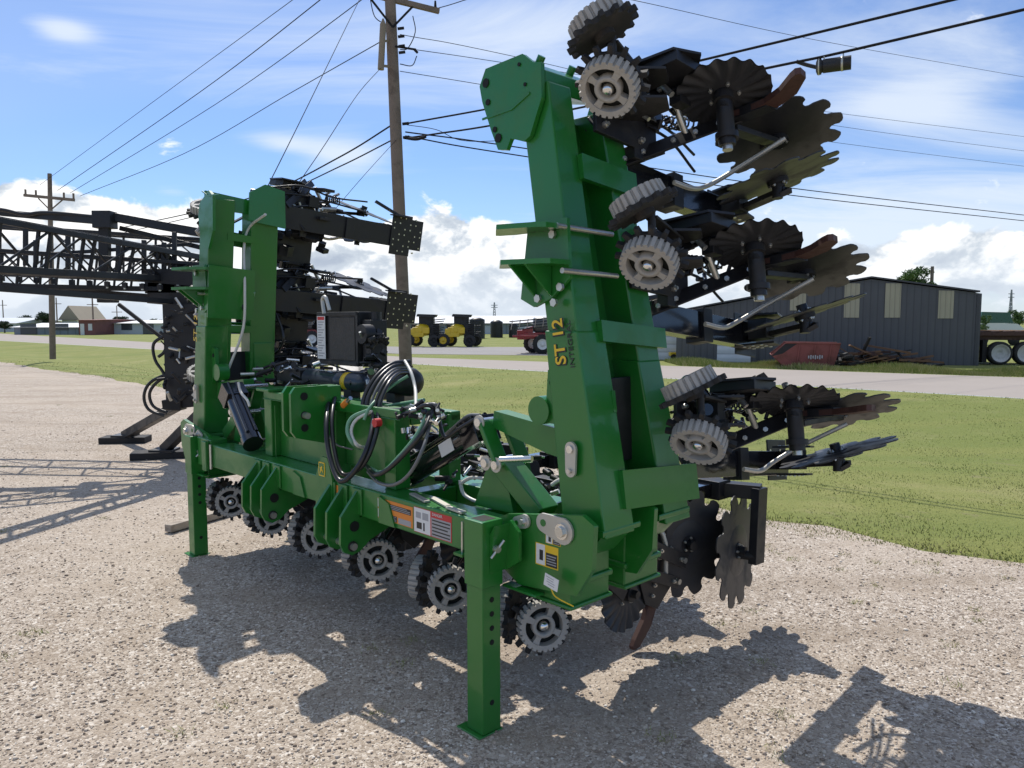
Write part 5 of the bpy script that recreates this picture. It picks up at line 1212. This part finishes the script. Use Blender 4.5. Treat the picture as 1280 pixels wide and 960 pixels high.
e, W_, h_ = far_box('gabled_house', 'pale house with steep gable roof on the far left skyline', 78, 96, 400, 412, 140, 'fwhite', 'ftan', 0, 9)
m = MB(); m.poly([(-.6, h_), (W_+.6, h_), (W_/2, h_+2.6)], (0, 4.5, 0), (1, 0, 0), (0, 0, 1), 9.5); m.build('gable', ['ftan'], e)
M['leaf'] = pmat('leaf_dark', (.03, .055, .022), .8, var=.5, vscale=.8); M['leafl'] = pmat('leaf_light', (.07, .13, .03), .8, var=.5, vscale=1.5); M['bark'] = pmat('bark', (.10, .08, .06), .9)
def tree(px, ybase, D_, wpx, hpx, lab, lm='leaf', seed=0, y0=0.0, kind='broadleaf_tree'):
    g = WP(px, ybase, D_); e = empty(kind, (g.x, g.y, 0), 0, lab, 'tree', 'trees on the far skyline'); r_ = random.Random(seed); w_ = wpx/960*D_/2; h_ = WP(px, ybase-hpx, D_).z
    m = MB(); m.cyl((0, 0, -.2), (0, 0, h_*.55), w_*.10, w_*.05, n=8)
    for k in range(6): a = r_.uniform(0, 2*PI); m.cyl((0, 0, h_*(.3+.05*k)), (w_*.6*math.cos(a), w_*.6*math.sin(a), h_*(.6+.04*k)), w_*.04, w_*.015, n=6)
    m.build('trunk', ['bark'], e)
    R_ = np.random.default_rng(seed); cl = [(R_.normal(0, .42)*w_, R_.normal(0, .42)*w_, h_*R_.uniform(.45, .88), R_.uniform(.18, .36)*w_) for _ in range(26)]
    V = []; n = 0
    for cx, cy, cz, cr in cl:
        for k in range(130):
            d = R_.normal(0, 1, 3); d /= np.linalg.norm(d); p = np.array([cx, cy, cz])+d*cr*R_.uniform(.5, 1.1)*np.array([1, 1, .75]); s_ = w_*.055
            for q in range(3): V.append(p+R_.normal(0, 1, 3)*s_)
            n += 1
    tri_mesh('crown', np.array(V), np.arange(3*n).reshape(-1, 3), [lm], None, e); return e
for i, (px, D_, w_, h_, lab) in enumerate([(32, 140, 20, 22, 'small dark tree at the left, left of the pole'), (58, 135, 26, 26, 'dark tree just left of the pointed house'), (152, 135, 22, 20, 'round dark tree above the silver building'), (195, 140, 18, 17, 'small dark tree near the boom mast'), (6, 120, 18, 14, 'low green tree at the very left edge'), (228, 150, 34, 16, 'wide dark tree just right of the boom mast'), (348, 120, 22, 17, 'dark tree rising over the tan shed'), (112, 150, 24, 15, 'dark tree behind the brick building'), (470, 150, 30, 17, 'dark tree left of the tall utility pole, on the skyline'), (708, 160, 46, 15, 'low wide tree just left of the right wing'), (800, 150, 40, 18, 'low dark tree seen between the right wing and the grey building')]): tree(px, 415, D_, w_, h_, lab, 'leaf', i+2)
tree(1141, 418, 55, 48, 94, 'bright green tree showing above the grey building roof', 'leafl', 21); tree(1228, 418, 60, 16, 28, 'green tree beside the right corner of the grey building', 'leafl', 22)
tree(1272, 414, 110, 26, 28, 'green bushy tree at the right edge behind the trailer', 'leafl', 23); tree(1255, 412, 150, 22, 15, 'low dark tree left of the lattice mast foot', 'leaf', 24); tree(1310, 414, 110, 40, 32, 'green tree just outside the right edge', 'leaf', 25)
far_box('white_cabin', 'small pale cabin on the horizon at the right edge', 1256, 1275, 399, 409, 130, 'fwhite', 'fsil', 3, 8)
for px, yt, D_, r_, lab in ((117, 372, 110, .14, 'thin bare pole above the brick building'), (72, 372, 125, .12, 'thin bare pole right beside the near far-left pole'), (147, 382, 120, .1, 'short thin pole above the silver building'), (5, 375, 150, .12, 'thin pole at the far left edge'), (1162, 333, 55, .16, 'dark stub pole beside the green tree over the roof')):
    g = WP(px, 412, D_); t = WP(px, yt, D_); m = MB(); m.cyl((0, 0, -.2), (0, 0, t.z), r_, r_*.7, n=8); m.beam((-.8, 0, t.z-1), (.8, 0, t.z-1), .1, .1) if D_ > 60 else None
    o = m.build('thin_pole', ['wood'], None); o.location = (g.x, g.y, 0); tag(o, lab, 'pole', 'thin poles on the skyline')
def lat_tower(px, yt, D_, wpx, lab):
    g = WP(px, 410, D_); h_ = WP(px, yt, D_).z; w_ = wpx/960*D_/2; m = MB()
    for k in range(10):
        z0_, z1_ = h_*k/10, h_*(k+1)/10; a, b = w_*(1-.085*k), w_*(1-.085*(k+1))
        for sx, sy in ((1, 1), (1, -1), (-1, 1), (-1, -1)): m.beam((sx*a, sy*a, z0_), (sx*b, sy*b, z1_), .09, .09); m.beam((sx*a, sy*a, z0_), (-sx*b, sy*b, z1_), .06, .06)
    for z in (.82, .9): m.beam((-w_*1.6, 0, h_*z), (w_*1.6, 0, h_*z), .12, .12)
    o = m.build('lattice_mast', ['gal'], None); o.location = (g.x, g.y, 0); tag(o, lab, 'mast', 'lattice masts on the skyline')
lat_tower(1262, 362, 130, 4.5, 'slim lattice mast right of the grey building'); lat_tower(618, 378, 150, 5, 'slim lattice mast above the black tanks')
